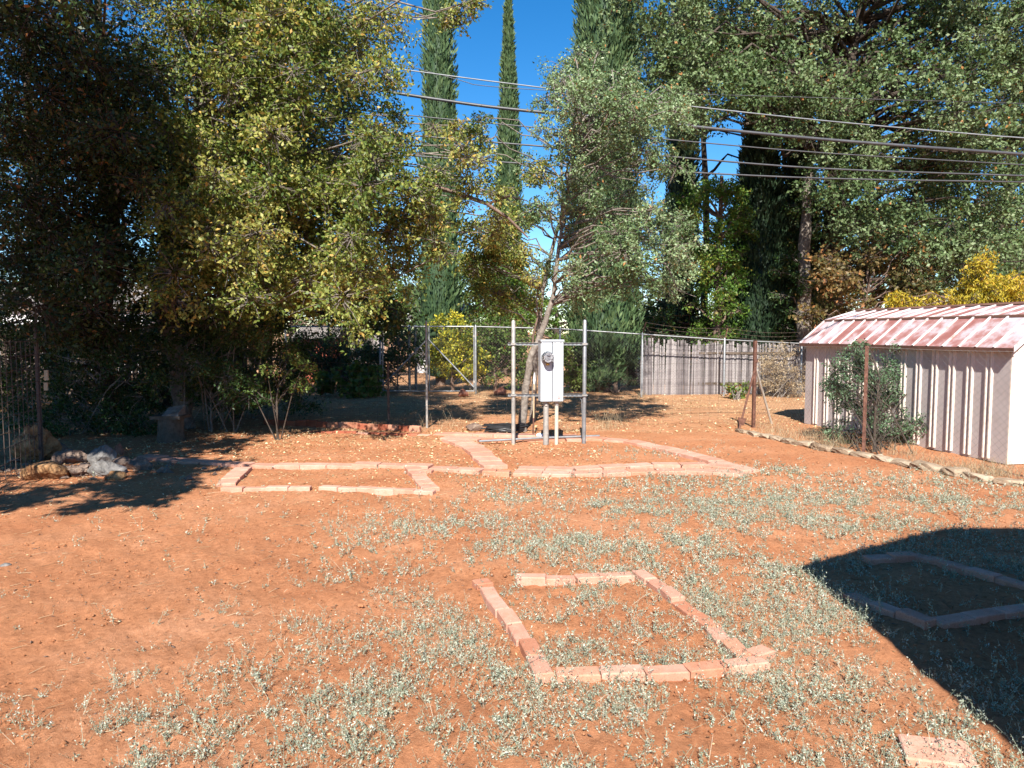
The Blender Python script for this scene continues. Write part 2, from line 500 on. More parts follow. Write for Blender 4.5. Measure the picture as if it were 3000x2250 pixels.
def region(rects, n, D, r):
    """random clump centres inside picture-space rectangles, at real depths D=(near, far)"""
    out = []
    areas = [(x1 - x0) * (y1 - y0) * (rc[4] if len(rc) > 4 else 1) for rc in rects for (x0, y0, x1, y1) in [rc[:4]]]
    for _ in range(n):
        rc = rnd.choices(rects, areas)[0]
        x = rnd.uniform(rc[0], rc[2]); y = rnd.uniform(rc[1], rc[3])
        d = rnd.uniform(*D)
        c = PD(x, y, d)
        rr = rnd.uniform(*r)
        out.append((c.x, c.y, max(c.z, rr * .6), rr))
    return out

def tree(name, label, cat, trunk, clumps, nleaf, lsize, leafmat, bark, group=None, aspect=.5, twigs=26, flat=.8, droop=.2,
         limb_r=.035, limbs=True, extra=None, hollow=.35, trunk2=None, tintr=(0, 1), twig_r=.004, bend_t=.22, hero=False):
    """trunk: list of (x, y, z, r); clumps: list of (x, y, z, r). A thing with trunk, branches and crown."""
    base = Vector(trunk[0][:3])
    t = thing(name, label, cat, base, group=group)
    mb = MB(); n_ = len(trunk)
    tp = np.array([p[:3] for p in trunk]); tr_ = np.array([p[3] for p in trunk])
    # refine the trunk with slight irregularity
    k = 5; pts = []; rad = []
    for i in range(n_ - 1):
        for j in range(k):
            f = j / k
            pts.append(tp[i] * (1 - f) + tp[i + 1] * f + rng.normal(size=3) * tr_[i] * .12)
            rad.append((tr_[i] * (1 - f) + tr_[i + 1] * f) * rng.uniform(.9, 1.1))
    pts.append(tp[-1]); rad.append(tr_[-1])
    rad[0] *= 1.35
    pts[0][2] -= .06
    mb.tube(pts, rad, 10)
    mb.build('trunk', bark, t, smooth=True)
    for j_, tk in enumerate(trunk2 or []):
        m2 = MB(); m2.tube([p[:3] for p in tk], [p[3] for p in tk], 8); m2.build('trunk', bark, t, smooth=True)
    parts = []
    cl = np.array(clumps)
    P0s = []; P1s = []; lp = []; lt = []
    tot = (cl[:, 3] ** 2).sum()
    for (cx, cy, cz, cr) in clumps:
        c = np.array([cx, cy, cz])
        ctint = rng.uniform(-.26, .24)  # random clump tone, spread widened to break up even sunlight
        # limb from the trunk
        dd = np.linalg.norm(np.array(pts) - c, axis=1) + np.clip(np.array(pts)[:, 2] - cz + .3, 0, None) * 3
        dd = dd + np.clip(.35 * cz - np.array(pts)[:, 2], 0, None) * 2
        a = np.array(pts)[int(np.argmin(dd))]
        if limbs:
            q = curve_pts(a, c, 7, .08, .05)
            m3 = MB(); m3.tube(q, np.linspace(limb_r, .008, 7), 5, cap=False)
            parts.append((np.array(m3.v), np.array(m3.f)))
        u = unit(rng.normal(size=(twigs, 3)))
        tip = c + u * cr * rng.uniform(.6, 1.05, (twigs, 1)) * np.array([1, 1, flat])
        tip[:, 2] -= droop * cr * rng.uniform(0, 1, twigs)
        st = c + u * cr * .12
        P0s.append(st); P1s.append(tip)
        nl = max(4, int(nleaf * cr ** 2 / tot))
        per = 7
        nn_ = nl // per + 1
        kk = rng.integers(0, twigs, nn_)
        ff = rng.uniform(hollow, 1.08, nn_)[:, None] ** .75
        nodes = st[kk] * (1 - ff) + tip[kk] * ff + rng.normal(size=(nn_, 3)) * cr * .09
        nl = nn_ * per
        p = np.repeat(nodes, per, 0) + rng.normal(size=(nl, 3)) * min(.06, lsize * .75) * np.array([1, 1, .8])
        lp.append(p); lt.append(np.clip(rng.uniform(0, 1, nl) * .62 + .19 + ctint + rng.normal(size=nl) * .1, 0, .97))
    P0 = np.concatenate(P0s); P1 = np.concatenate(P1s)
    parts.append(tubes_np(P0, P1, twig_r * 1.6, twig_r * .6, 3, .1, 2 if hero else 1))
    v, q = join(parts)
    link('branches', npmesh('branches', v, q, bark, off=base), t)
    pos = np.concatenate(lp); tint = np.concatenate(lt)
    sp = rng.uniform(0, 1, len(tint)); tint = np.where(sp > .985, 1.0, tint)
    tint = tintr[0] + tint * (tintr[1] - tintr[0])
    pos[:, 2] = np.maximum(pos[:, 2], .03)
    v, q = leaf_geo(pos, lsize, aspect, up=(0, 0, -1), upw=bend_t)
    link('crown', npmesh('crown', v, q, leafmat, tint, off=base), t)
    if extra:
        for pts_, r_, mm in extra:
            m4 = MB(); m4.tube(pts_, r_, 8, cap=True); m4.build('limb', mm, t, smooth=True)
    return t

def cypress(label, px, D, top_py, half_w_px, mat, n=14000, base_z=.3, group='tall columnar cypress trees beyond the back fence', bulge=.75, seed=0, hmax=None, ragged=.1):
    c = PD(px, 1000, D)
    top = PD(px, top_py, D).z if hmax is None else hmax
    w = half_w_px * D / FPX
    base = Vector((c.x, D, 0))
    t = thing('cypress_tree', label, 'cypress tree', base, group=group)
    MB().tube([(c.x, D, -.05), (c.x + .03, D, top * .5), (c.x, D, top * .9)], [w * .22, w * .15, .03], 8).build('trunk', M['bark_brown'], t, True)
    def prof(h):   # h 0..1
        low = np.clip(h / .05, .5, 1)
        return w * low * np.power(np.clip(1 - h, 0, 1), .62) * (1 + .10 * np.sin(h * 9 + seed)) * (0.92 + .12 * (h < .5))
    h = rng.uniform(0, 1, n) ** 1.15
    th = rng.uniform(0, 2 * math.pi, n)
    lump = .82 + .36 * vnoise(th * 2.2 + 3, h * top * 1.5, 11 + seed) + .12 * vnoise(th * 6, h * top * 5, 12 + seed)
    r = prof(h) * lump * rng.uniform(.72, 1.04, n)
    pos = np.stack([c.x + np.cos(th) * r, D + np.sin(th) * r, base_z + h * (top - base_z)], 1)
    out = np.stack([np.cos(th) * .45, np.sin(th) * .45, np.full(n, 1.0)], 1)
    d = unit(out + rng.normal(size=(n, 3)) * .22)
    s = unit(np.cross(d, rng.normal(size=(n, 3)) * .9 + np.stack([np.cos(th), np.sin(th), 0 * th], 1)))
    Ln = rng.uniform(.10, .26, n)[:, None]; W = Ln * .26
    v = np.stack([pos, pos + d * Ln * .5 + s * W * .5, pos + d * Ln, pos + d * Ln * .5 - s * W * .5], 1).reshape(-1, 3)
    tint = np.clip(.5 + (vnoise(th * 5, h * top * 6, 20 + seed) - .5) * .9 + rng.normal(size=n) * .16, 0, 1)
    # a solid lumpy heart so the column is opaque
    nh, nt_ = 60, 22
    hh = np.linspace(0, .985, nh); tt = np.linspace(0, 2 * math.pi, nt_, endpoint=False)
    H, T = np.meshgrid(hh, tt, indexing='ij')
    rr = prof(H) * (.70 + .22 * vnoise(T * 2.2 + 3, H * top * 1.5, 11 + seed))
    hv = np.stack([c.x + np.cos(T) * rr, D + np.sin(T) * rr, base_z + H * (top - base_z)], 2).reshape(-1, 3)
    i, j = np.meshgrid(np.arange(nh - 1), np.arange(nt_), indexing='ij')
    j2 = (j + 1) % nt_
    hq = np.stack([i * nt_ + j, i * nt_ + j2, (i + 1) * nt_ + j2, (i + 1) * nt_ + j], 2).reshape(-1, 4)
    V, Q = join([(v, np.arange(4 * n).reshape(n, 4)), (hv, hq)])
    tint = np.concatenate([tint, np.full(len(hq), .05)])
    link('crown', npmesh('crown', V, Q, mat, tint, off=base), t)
    return t

# ------------------------------------------------------------------ ground
def make_ground():
    ang = np.concatenate([np.linspace(-180, -48, 34)[:-1], np.linspace(-48, 48, 420), np.linspace(48, 180, 34)[1:-1]])
    rad = [0.9]
    while rad[-1] < 26: rad.append(rad[-1] * 1.0118)
    while rad[-1] < 900: rad.append(rad[-1] * 1.12)
    rad = np.array(rad)
    A, Rr = np.meshgrid(np.radians(ang), rad)
    X = np.sin(A) * Rr; Y = np.cos(A) * Rr
    Z = gzf(X, Y)
    far = np.clip((Rr - 24) / 10, 0, 1)
    Z = Z * (1 - far)
    nr, na = X.shape
    V = np.stack([X, Y, Z], 2).reshape(-1, 3)
    i, j = np.meshgrid(np.arange(nr - 1), np.arange(na), indexing='ij')
    j2 = (j + 1) % na
    Q = np.stack([i * na + j, i * na + j2, (i + 1) * na + j2, (i + 1) * na + j], 2).reshape(-1, 4)[:, ::-1]
    # cap under the camera
    V = np.concatenate([V, [[0, 0, 0]]])
    c = len(V) - 1
    cap = np.array([[c, (k + 2) % na, (k + 1) % na, k] for k in range(0, na - 1, 2)])
    o = link('ground', npmesh('ground', V, np.concatenate([Q, cap]), M['soil'], smooth=True))
    o['kind'] = 'structure'
    o['label'] = 'bare red earth of the yard with clods, dust and straw'
make_ground()

# ------------------------------------------------------------------ bricks, slabs and borders
def slab_meshes(dims, mat, k=3):
    out = []
    for i in range(k):
        x, y, z = dims
        x *= rnd.uniform(.97, 1.02)
        c = .006
        mb = MB()
        # chamfered block: bottom ring, upper ring, inset top
        def ring(dx, dy, zz):
            return [(sx * (x / 2 - dx) + rnd.uniform(-.002, .002), sy * (y / 2 - dy) + rnd.uniform(-.002, .002), zz) for sx, sy in ((-1, -1), (1, -1), (1, 1), (-1, 1))]
        vs = ring(0, 0, -.05) + ring(0, 0, z - c) + ring(c, c, z)
        fs = [(3, 2, 1, 0), (8, 9, 10, 11)]
        for b in (0, 4):
            for q in range(4):
                q2 = (q + 1) % 4
                fs.append((b + q, b + q2, b + 4 + q2, b + 4 + q))
        mb.add(vs, fs)
        out.append(mb.mesh('brick', mat))
    return out

def border(label, runs, cat='brick border', name='brick_border'):
    """runs: dicts with world polyline pts, length, width, height, material names"""
    p0 = runs[0]['pts'][0]
    t = thing(name, label, cat, (p0.x, p0.y, 0))
    O = Vector((p0.x, p0.y, 0))
    for r in runs:
        pts = [Vector((p.x, p.y, 0)) for p in r['pts']]
        Lb, Wb, Hb = r['len'], r['w'], r['h']
        mats = r.get('mats', ['brick_pink'])
        libs = {m: slab_meshes((Lb, Wb, Hb + .0), M[m]) for m in set(mats)}
        seg = [(pts[i + 1] - pts[i]).length for i in range(len(pts) - 1)]
        tot = sum(seg)
        nb = max(1, round(tot / (Lb + .003)))
        step = tot / nb
        for i in range(nb):
            s = (i + .5) * step
            acc = 0
            for j, sl in enumerate(seg):
                if s <= acc + sl or j == len(seg) - 1:
                    f = (s - acc) / sl
                    p = pts[j].lerp(pts[j + 1], f)
                    d = pts[j + 1] - pts[j]
                    break
                acc += sl
            if any(abs(s / tot - g) < .5 * step / tot + .001 for g in r.get('gaps', [])): continue
            a = math.atan2(d.y, d.x) + rnd.uniform(-1, 1) * r.get('jit', .03)
            off = Vector((-d.y, d.x, 0)).normalized() * rnd.uniform(-1, 1) * r.get('off', .008)
            m = mats[i % len(mats)] if r.get('seq') else rnd.choice(mats)
            me = rnd.choice(libs[m])
            q = p + off - O
            z = rnd.uniform(-.018, .002) + float(gz(p.x, p.y)) + r.get('z', 0)
            o = link(r.get('piece', 'brick'), me, t, (q.x, q.y, z), (rnd.uniform(-.025, .025), rnd.uniform(-.025, .025), a),
                     (step / (Lb + .003) * 1.0, 1, 1))
    return t

def PP(lst, z=.045): return [P(x, y, z) for x, y in lst]

pk, og, rd = 'brick_pink', 'brick_orange', 'brick_red'
border('small pink brick rectangle nearest the viewer, weeds growing inside it', [
    dict(pts=PP([(1628, 1958), (1849, 1956), (1955, 1952), (2060, 1942), (2245, 1922)]), len=.195, w=.092, h=.05, mats=[og, pk, pk, og, pk], seq=True),
    dict(pts=PP([(1602, 1976), (1553, 1892), (1499, 1808), (1454, 1760), (1425, 1712)]), len=.2, w=.092, h=.052, mats=[pk, og, pk, pk, pk], seq=True, jit=.07),
    dict(pts=PP([(1424, 1703), (1408, 1688)]), len=.12, w=.11, h=.045, mats=[og]),
    dict(pts=PP([(1512, 1684), (1594, 1686), (1675, 1686), (1757, 1680), (1850, 1674)]), len=.2, w=.092, h=.05, mats=[pk]),
    dict(pts=PP([(1868, 1664), (1910, 1690), (1951, 1718), (1987, 1749), (2041, 1785), (2085, 1815), (2130, 1862), (2180, 1908)]), len=.195, w=.092, h=.05, mats=[pk, pk, pk, og, og, pk, og], seq=True, jit=.05),
])
border('low pink brick rectangle on the left full of dead leaves, gap in front', [
    dict(pts=PP([(650, 1424), (911, 1421)]), len=.22, w=.1, h=.055, mats=[pk]),
    dict(pts=PP([(940, 1421), (1272, 1437)]), len=.2, w=.1, h=.055, mats=[pk, pk, og]),
    dict(pts=PP([(662, 1412), (690, 1385), (714, 1366)]), len=.21, w=.2, h=.055, mats=[pk]),
    dict(pts=PP([(1262, 1427), (1236, 1400), (1206, 1372)]), len=.24, w=.17, h=.055, mats=[pk]),
])
border('long paved strip of pink slabs crossing the yard behind the left brick rectangle', [
    dict(pts=PP([(418, 1338), (600, 1350), (814, 1357), (1000, 1358), (1190, 1362), (1330, 1368), (1412, 1373)], .05), len=.31, w=.2, h=.055, mats=[pk]),
    dict(pts=PP([(420, 1342), (512, 1348)], .03), len=.3, w=.1, h=.035, mats=[pk], z=-.01),
    dict(pts=PP([(1200, 1378), (1268, 1380)], .03), len=.3, w=.1, h=.04, mats=[pk], z=-.01),
    dict(pts=PP([(1415, 1377), (1495, 1379)], .05), len=.17, w=.14, h=.06, mats=[og]),
], 'paved strip', 'paver_path')
border('wide pale slab path in front of the electric meter, running right to a pointed end', [
    dict(pts=PP([(1505, 1374), (1640, 1378), (1760, 1376), (1896, 1370), (2045, 1371), (2180, 1382)], .05), len=.33, w=.21, h=.05, mats=[pk, pk, og]),
    dict(pts=PP([(1520, 1362), (1650, 1366), (1760, 1362), (1896, 1356), (2045, 1357), (2150, 1368)], .05), len=.33, w=.21, h=.05, mats=[pk], jit=.05),
], 'slab path', 'paver_path')
border('short stepped path of pink slabs climbing left beside the meter posts', [
    dict(pts=PP([(1450, 1362), (1412, 1330), (1378, 1304), (1318, 1284)], .05), len=.30, w=.30, h=.05, mats=[pk], jit=.08),
], 'slab path', 'paver_path')
border('pale slab edge behind the meter posts, bending down to the right point', [
    dict(pts=PP([(1300, 1279), (1400, 1285), (1548, 1286), (1730, 1284), (1835, 1290)], .04), len=.31, w=.28, h=.045, mats=[pk, pk, og], jit=.05),
    dict(pts=PP([(1275, 1268), (1400, 1272), (1548, 1274), (1690, 1274)], .04), len=.31, w=.25, h=.045, mats=[pk], jit=.09),
    dict(pts=PP([(1845, 1292), (1946, 1313), (2020, 1331), (2110, 1356), (2200, 1379)], .04), len=.33, w=.24, h=.05, mats=[pk], jit=.04),
], 'slab edging', 'paver_edging')
border('dark red bricks stood on edge in a row under the shaded trees', [
    dict(pts=PP([(774, 1246), (1000, 1253), (1232, 1268)], 0), len=.2, w=.06, h=.11, mats=[rd, rd, og]),
    dict(pts=PP([(910, 1264), (1262, 1276)], .02), len=.2, w=.1, h=.035, mats=[pk, rd]),
], 'brick row', 'brick_row')
border('weed-choked brick rectangle lying in the deep shadow of the house', [
    dict(pts=PP([(2538, 1637), (2674, 1627), (2742, 1640), (2860, 1676), (3020, 1722)]), len=.2, w=.1, h=.05, mats=[pk]),
    dict(pts=PP([(2490, 1728), (2572, 1764), (2630, 1786), (2725, 1822)]), len=.2, w=.1, h=.05, mats=[pk]),
    dict(pts=PP([(2740, 1814), (2809, 1806), (2894, 1793), (3020, 1779)]), len=.2, w=.1, h=.05, mats=[pk]),
])
# the single block at the lower right
t = thing('paving_block', 'pink concrete block half sunk in weeds at the lower right corner', 'paving block', P(2745, 2215))
link('block', slab_meshes((.25, .17, .035), M[pk], 1)[0], t, (0, 0, -.006), (0.05, -.05, -.32))
t = thing('paving_block', 'small broken pink brick lying loose left of the dark corner of the house shadow', 'paving block', P(2226, 1925))
link('block', slab_meshes((.12, .09, .04), M[pk], 1)[0], t, (0, 0, 0), (0.02, -.03, .5))

# ------------------------------------------------------------------ rocks and edging stones
def rock_mesh(name, dims, mat, seed, sub=2, rough=.22, flat=0.0):
    import bmesh
    bm = bmesh.new()
    bmesh.ops.create_icosphere(bm, subdivisions=sub, radius=.5)
    r_ = random.Random(seed)
    offs = [Vector((r_.uniform(-1, 1), r_.uniform(-1, 1), r_.uniform(-1, 1))).normalized() for _ in range(9)]
    cut = [r_.uniform(.30, .44) for _ in offs]
    for v in bm.verts:
        p = v.co.copy()
        for o_, c_ in zip(offs, cut):     # facets: clip against random planes
            d = p.dot(o_)
            if d > c_: p -= o_ * (d - c_) * .97
        nn = float(vnoise(p.x * 5 + seed, p.y * 5 + p.z * 3.7, seed)) + .5 * float(vnoise(p.x * 12 + p.z * 9, p.y * 12 - p.z * 5, seed + 1)) - .75
        n3 = abs(float(vnoise(p.x * 8 + p.z * 6 + seed, p.y * 8 - p.z * 7, seed + 2)) - .5) * 2
        p *= 1 + nn * rough * .75 - (1 - n3) ** 4 * rough * .15
        if flat and p.z > .5 - flat: p.z = .5 - flat + (p.z - .5 + flat) * .1
        v.co = Vector((p.x * dims[0] * 1.2, p.y * dims[1] * 1.2, p.z * dims[2] * 1.2))
    me = bpy.data.meshes.new(name); bm.to_mesh(me); bm.free()
    me.materials.append(mat)
    return me

def rock(label, px, py, w_px, h_px, mat, seed, flat=0, rough=.2, depth=1.0, rz=None, sub=4):
    p = P(px, py)
    s = p.y / FPX
    w, h = w_px * s, h_px * s
    me = rock_mesh('rock', (w, w * .8 * depth, h * 1.25), M[mat], seed, sub, rough, flat)
    o = link('rock', me, None, (p.x, p.y + w * .3, h * .42), (0, 0, rnd.uniform(-.4, .4) if rz is None else rz))
    return tag(o, label, 'rock', 'rocks heaped at the left fence')

rock('tall pointed ochre rock standing against the wire panel', 82, 1352, 105, 85, 'rock_orange', 3, rough=.6)
rock('flat-topped golden-brown boulder at the front left of the heap', 112, 1409, 112, 56, 'rock_orange', 5, flat=.2, rough=.28, depth=1.2, rz=.1)
rock('rounded pale grey rock at the back of the heap', 285, 1368, 66, 52, 'rock_grey', 8, rough=.4)
rock('wide low grey rock at the front right of the heap', 303, 1398, 82, 44, 'rock_grey', 12, rz=.2, rough=.4)
rock('small orange rock half buried in front of the grey one', 328, 1412, 54, 26, 'rock_orange', 14)
rock('dark brown craggy rock in the middle of the heap', 195, 1362, 80, 40, 'rock_brown', 17, rough=.5)
rock('gnarled pinkish driftwood-like rock lying low between the two big rocks', 222, 1398, 76, 32, 'rock_brown', 19, rough=.9)
rock('dim grey rock beside the end of the slab strip', 398, 1382, 66, 34, 'rock_brown', 21, rough=.5)
rock('small red stone upright behind the heap', 345, 1332, 22, 30, 'rock_red', 23)
rock('small ochre stone touching the first pink slab', 396, 1345, 34, 18, 'rock_orange', 25)
rock('little white stone at the left edge of the frame', 12, 1664, 26, 12, 'rock_grey', 27)
rock('brown rock low behind the pointed ochre rock', 150, 1335, 60, 34, 'rock_brown', 29)
rock('dark rock in shade right of the rounded grey rock', 346, 1372, 50, 32, 'rock_brown', 31)

def stone_block(dims):
    import bmesh
    bm = bmesh.new()
    bmesh.ops.create_cube(bm, size=1)
    bmesh.ops.subdivide_edges(bm, edges=bm.edges[:], cuts=2, use_grid_fill=True)
    for v in bm.verts:
        c = v.co
        n_out = sum(abs(abs(a) - .5) < .01 for a in c)
        k = {3: .80, 2: .90, 1: 1.0}.get(n_out, 1)
        v.co = Vector((c.x * k * dims[0] + rnd.uniform(-.012, .012), c.y * k * dims[1] + rnd.uniform(-.012, .012), c.z * k * dims[2] + rnd.uniform(-.009, .009)))
    me = bpy.data.meshes.new('stone'); bm.to_mesh(me); bm.free()
    me.materials.append(M['stone'])
    return me

# rubble between the rocks
c = P(200, 1390)
vs = []; fs = []
for k in range(260):
    r = rnd.uniform(.012, .05) * (1 if rnd.random() < .8 else 1.5)
    x, y = c.x + rnd.gauss(0, .75), c.y + .25 + rnd.gauss(0, .28)
    b = len(vs)
    for q in ((1, 0, 0), (0, 1, 0), (-1, 0, 0), (0, -1, 0), (.2, .1, .8), (0, 0, -.8)):
        vs.append((x + q[0] * r * rnd.uniform(.6, 1.4), y + q[1] * r * rnd.uniform(.6, 1.3), r * .35 + q[2] * r * rnd.uniform(.5, 1.1)))
    fs += [(b + i_, b + j_, b + k_) for i_, j_, k_ in ((0, 1, 4), (1, 2, 4), (2, 3, 4), (3, 0, 4), (1, 0, 5), (2, 1, 5), (3, 2, 5), (0, 3, 5))]
o = MB().add(vs, fs).build('rubble', M['rock_brown'])
tag(o, 'broken stone rubble lying among the rocks at the left', 'rubble', kind='stuff')

# stone edging along the right fence
EDGE = [(2163, 1264), (2230, 1279), (2330, 1299), (2440, 1321), (2560, 1344), (2680, 1368), (2770, 1384), (2830, 1396), (2905, 1412), (3000, 1424), (3120, 1442)]
t = thing('stone_edging', 'row of rough tan stones edging the foot of the right fence', 'stone edging', P(*EDGE[0]))
O = P(*EDGE[0])
epts = [P(x, y) for x, y in EDGE]
i = 0
for a, b in zip(epts[:-1], epts[1:]):
    d = (b - a).length
    k = max(1, round(d / .30))
    for j in range(k):
        p = a.lerp(b, (j + .5) / k)
        big = (6 <= i < 0) or abs(p.y - P(2775, 1384).y) < .35
        me = stone_block((d / k * rnd.uniform(.88, .99), .16 * (1.6 if big else rnd.uniform(.8, 1.15)), .085 * (1.5 if big else rnd.uniform(.75, 1.25))))
        ang = math.atan2((b - a).y, (b - a).x) + rnd.uniform(-.12, .12)
        link('stone', me, t, (p.x - O.x + rnd.uniform(-.02, .02), p.y - O.y, .02), (rnd.uniform(-.1, .1), rnd.uniform(-.1, .1), ang))
        i += 1

# ------------------------------------------------------------------ electric meter on its posts
YM = P(1503, 1303).y
sM = YM / FPX
def X_at(px, D): return PD(px, 1000, D).x
def Z_at(py, D): return PD(1500, py, D).z
mt = thing('meter_stand', 'galvanised pipe stand with crossbars holding the white electric box', 'meter stand', P(1605, 1303))
for px, top in ((1504, 938), (1713, 937)):
    x = X_at(px, YM)
    mb = MB(); zt = Z_at(top, YM)
    mb.tube([(x, YM, -.1), (x, YM, .7), (x, YM, zt - .02), (x, YM, zt)], [.029, .029, .029, .018], 16)
    mb.build('post', M['galv_dull'] if px < 1600 else M['galv'], mt, True)
    MB().tube([(x, YM, zt - .055), (x, YM, zt - .048)], .031, 16).build('band', M['galv_dull'], mt)
    for zz in (1.48, .735):
        o = MB().box((x, YM - .02, zz), (.07, .06, .018)).build('clamp', M['galv_dull'], mt)
        MB().tube([(x + .036, YM - .065, zz), (x + .036, YM - .048, zz)], .009, 6).build('bolt', M['galv'], o)
for zz in (1.48, .735):
    x0, x1 = X_at(1488, YM), X_at(1720, YM)
    yy = YM - .035
    mb = MB()
    mb.box(((x0 + x1) / 2, yy, zz + .016), (x1 - x0, .02, .004))
    mb.box(((x0 + x1) / 2, yy, zz - .016), (x1 - x0, .02, .004))
    mb.box(((x0 + x1) / 2, yy + .012, zz), (x1 - x0, .004, .032))
    cb = mb.build('crossbar', M['galv'], mt)
    n_ = 19
    for k in range(n_):
        MB().box((x0 + (k + .5) * (x1 - x0) / n_, yy + .0085, zz), (.032, .003, .012)).build('slot', M['dark_gap'], cb)
for px, r_, zt in ((1599, .040, .70), (1630, .028, .70)):
    x = X_at(px, YM)
    mb = MB(); mb.tube([(x, YM - .12, -.1), (x, YM - .12, zt)], r_, 16); mb.build('conduit', M['galv_dull'] if r_ > .03 else M['pipe_tan'], mt, True)
    mb = MB(); mb.tube([(x, YM - .12, zt - .11), (x, YM - .12, zt - .085)], r_ * 1.12, 16)
    if r_ > .03: mb.tube([(x, YM - .12, .17), (x, YM - .12, .185)], r_ * 1.08, 16); mb.box((x, YM - .165, zt - .095), (.03, .02, .03))
    mb.build('conduit_collar', M['galv_dull'], mt)
# thin cable from the box to the right post
mb = MB()
q = [PD(1652, 1170, YM), PD(1668, 1158, YM), PD(1690, 1158, YM), PD(1704, 1172, YM), PD(1706, 1230, YM), PD(1706, 1300, YM)]
mb.tube(q, .006, 6); mb.build('ground_wire', M['cable_light'], mt, True)

bx = thing('meter_box', 'white metal electric panel box with a round glass meter on its left half', 'electric box', (X_at(1616, YM - .17), YM - .17, .66), R(10))
W_, H_, Dp = .332, .875, .20
def bpart(name, mat, f, parent=bx, smooth=False):
    mb = MB(); f(mb)
    return link(name, mb.mesh(name, mat, smooth=smooth), parent)
bpart('housing', M['box_white'], lambda m: m.box((0, .06, H_ / 2), (W_ - .004, Dp - .03, H_ - .004)))
bpart('left_cover', M['box_white'], lambda m: m.box((-W_ / 4 + .003, -.034, H_ / 2 - .012), (W_ / 2 - .012, .022, H_ - .028)))
bpart('right_cover', M['box_white'], lambda m: m.box((W_ / 4 + .002, -.036, H_ / 2 - .012), (W_ / 2 - .012, .026, H_ - .028)))
bpart('top_cap', M['box_white'], lambda m: (m.box((0, .05, H_ + .002), (W_ + .012, Dp + .012, .016)), m.box((0, -.056, H_ - .004), (W_ + .012, .006, .024))))
bpart('seam', M['dark_gap'], lambda m: m.box((.001, -.030, H_ / 2 - .012), (.018, .004, H_ - .03)))
for sx in (.04, .125):
    bpart('latch', M['meter_grey'], lambda m: m.box((sx, -.051, H_ - .032), (.02, .006, .018)))
lb = bpart('label', M['paper'], lambda m: m.box((.095, -.0505, .055), (.085, .002, .05)))
def lines(m):
    for k, (w, zz) in enumerate(((.06, .072), (.055, .045))):
        m.box((.1, -.0525, zz), (w, .001, .005))
def lines2(m):
    for k, (w, zz) in enumerate(((.05, .062), (.03, .054), (.045, .038))):
        m.box((.1, -.0525, zz), (w, .001, .003))
bpart('red_print', M['ink_red'], lines, lb)
bpart('black_print', M['dark_gap'], lines2, lb)
mz = Z_at(1047, YM - .3) - .66
mt2 = thing('electric_meter', 'round glass electric meter with a white dial on the left half of the box', 'meter', (0, 0, 0), 0)
mt2.location = Vector((X_at(1616, YM - .17), YM - .17, .66)) + Matrix.Rotation(R(10), 3, 'Z') @ Vector((-.078, -.046, mz))
mt2.rotation_euler = (0, 0, R(10))
def cyl_y(m, y0, y1, r0, r1=None, n=28, c=(0, 0)):
    m.tube([(c[0], y0, c[1]), (c[0], y1, c[1])], [r0, r1 or r0], n)
bpart('base_ring', M['galv'], lambda m: (cyl_y(m, 0, -.03, .083), cyl_y(m, -.03, -.045, .088)), mt2, True)
bpart('body', M['meter_grey'], lambda m: (cyl_y(m, -.045, -.10, .062), m.box((-.05, -.08, -.02), (.02, .04, .04)), m.box((.05, -.08, -.03), (.02, .04, .04))), mt2, True)
dial = bpart('dial', M['meter_face'], lambda m: cyl_y(m, -.10, -.130, .069), mt2, True)
bpart('display', M['dark_gap'], lambda m: m.box((0, -.132, .022), (.052, .003, .013)), dial)
bpart('nameplate', M['meter_grey'], lambda m: (m.box((0, -.1315, -.012), (.05, .002, .004)), m.box((0, -.1315, -.030), (.035, .002, .004)), m.box((-.045, -.1315, -.02), (.014, .002, .024)), m.box((.047, -.1315, -.028), (.012, .002, .02))), dial)
gm, nt, b_, out_ = newmat('clear_glass')
b_.inputs['Base Color'].default_value = (.95, .96, .96, 1)
b_.inputs['Transmission Weight'].default_value = 1.0
b_.inputs['Roughness'].default_value = .03
b_.inputs['IOR'].default_value = 1.1
def dome(m):
    m.tube([(0, -.045, 0), (0, -.12, 0), (0, -.142, 0), (0, -.148, 0)], [.080, .077, .071, .06], 28)
bpart('glass_cover', gm, dome, mt2, True)
bpart('seal', M['brass'], lambda m: (m.box((0, -.052, -.1), (.05, .012, .03)), m.box((.0, -.06, -.095), (.02, .01, .016))), mt2)

# pipe lying on the slabs, stake, black hose heap
a, b = P(1404, 1293, .06), P(1756, 1277, .06)
t = MB().tube([a, a.lerp(b, .5) + Vector((0, 0, .01)), b], .017, 10).build('pipe', M['galv'], None, True)
tag(t, 'long grey pipe lying across the slabs behind the meter posts', 'pipe')
a = P(1561, 1280)
t = thing('stake', 'slender tan wooden stake with a pointed white top standing behind the meter posts', 'stake', a)
zt = Z_at(1092, a.y)
MB().tube([(a.x, a.y, -.05), (a.x + .012, a.y, .3)], .012, 8).build('stake_foot', M['rust'], t)
MB().tube([(a.x + .012, a.y, .3), (a.x + .02, a.y, zt - .18)], .011, 8).build('shaft', M['wood_tan'], t)
MB().tube([(a.x + .02, a.y, zt - .18), (a.x + .022, a.y, zt - .12), (a.x + .024, a.y, zt)], [.012, .02, .006], 8).build('tip', M['white_wall'], t)
a = P(1480, 1272)
mb = MB()
for k in range(9):
    q = []
    for j in range(14):
        th = j * .55 + k
        q.append((a.x + math.cos(th) * (.18 + .1 * rnd.random()) * 1.3 + rnd.uniform(-.03, .03), a.y + math.sin(th) * .1, .04 + .02 * k * .6 + rnd.uniform(0, .03)))
    mb.tube(q, .012, 6)
tag(mb.build('hose', M['black_plastic'], None, True), 'tangled black hose heaped at the foot of the leaning tree', 'hose')
p = P(1583, 1288)
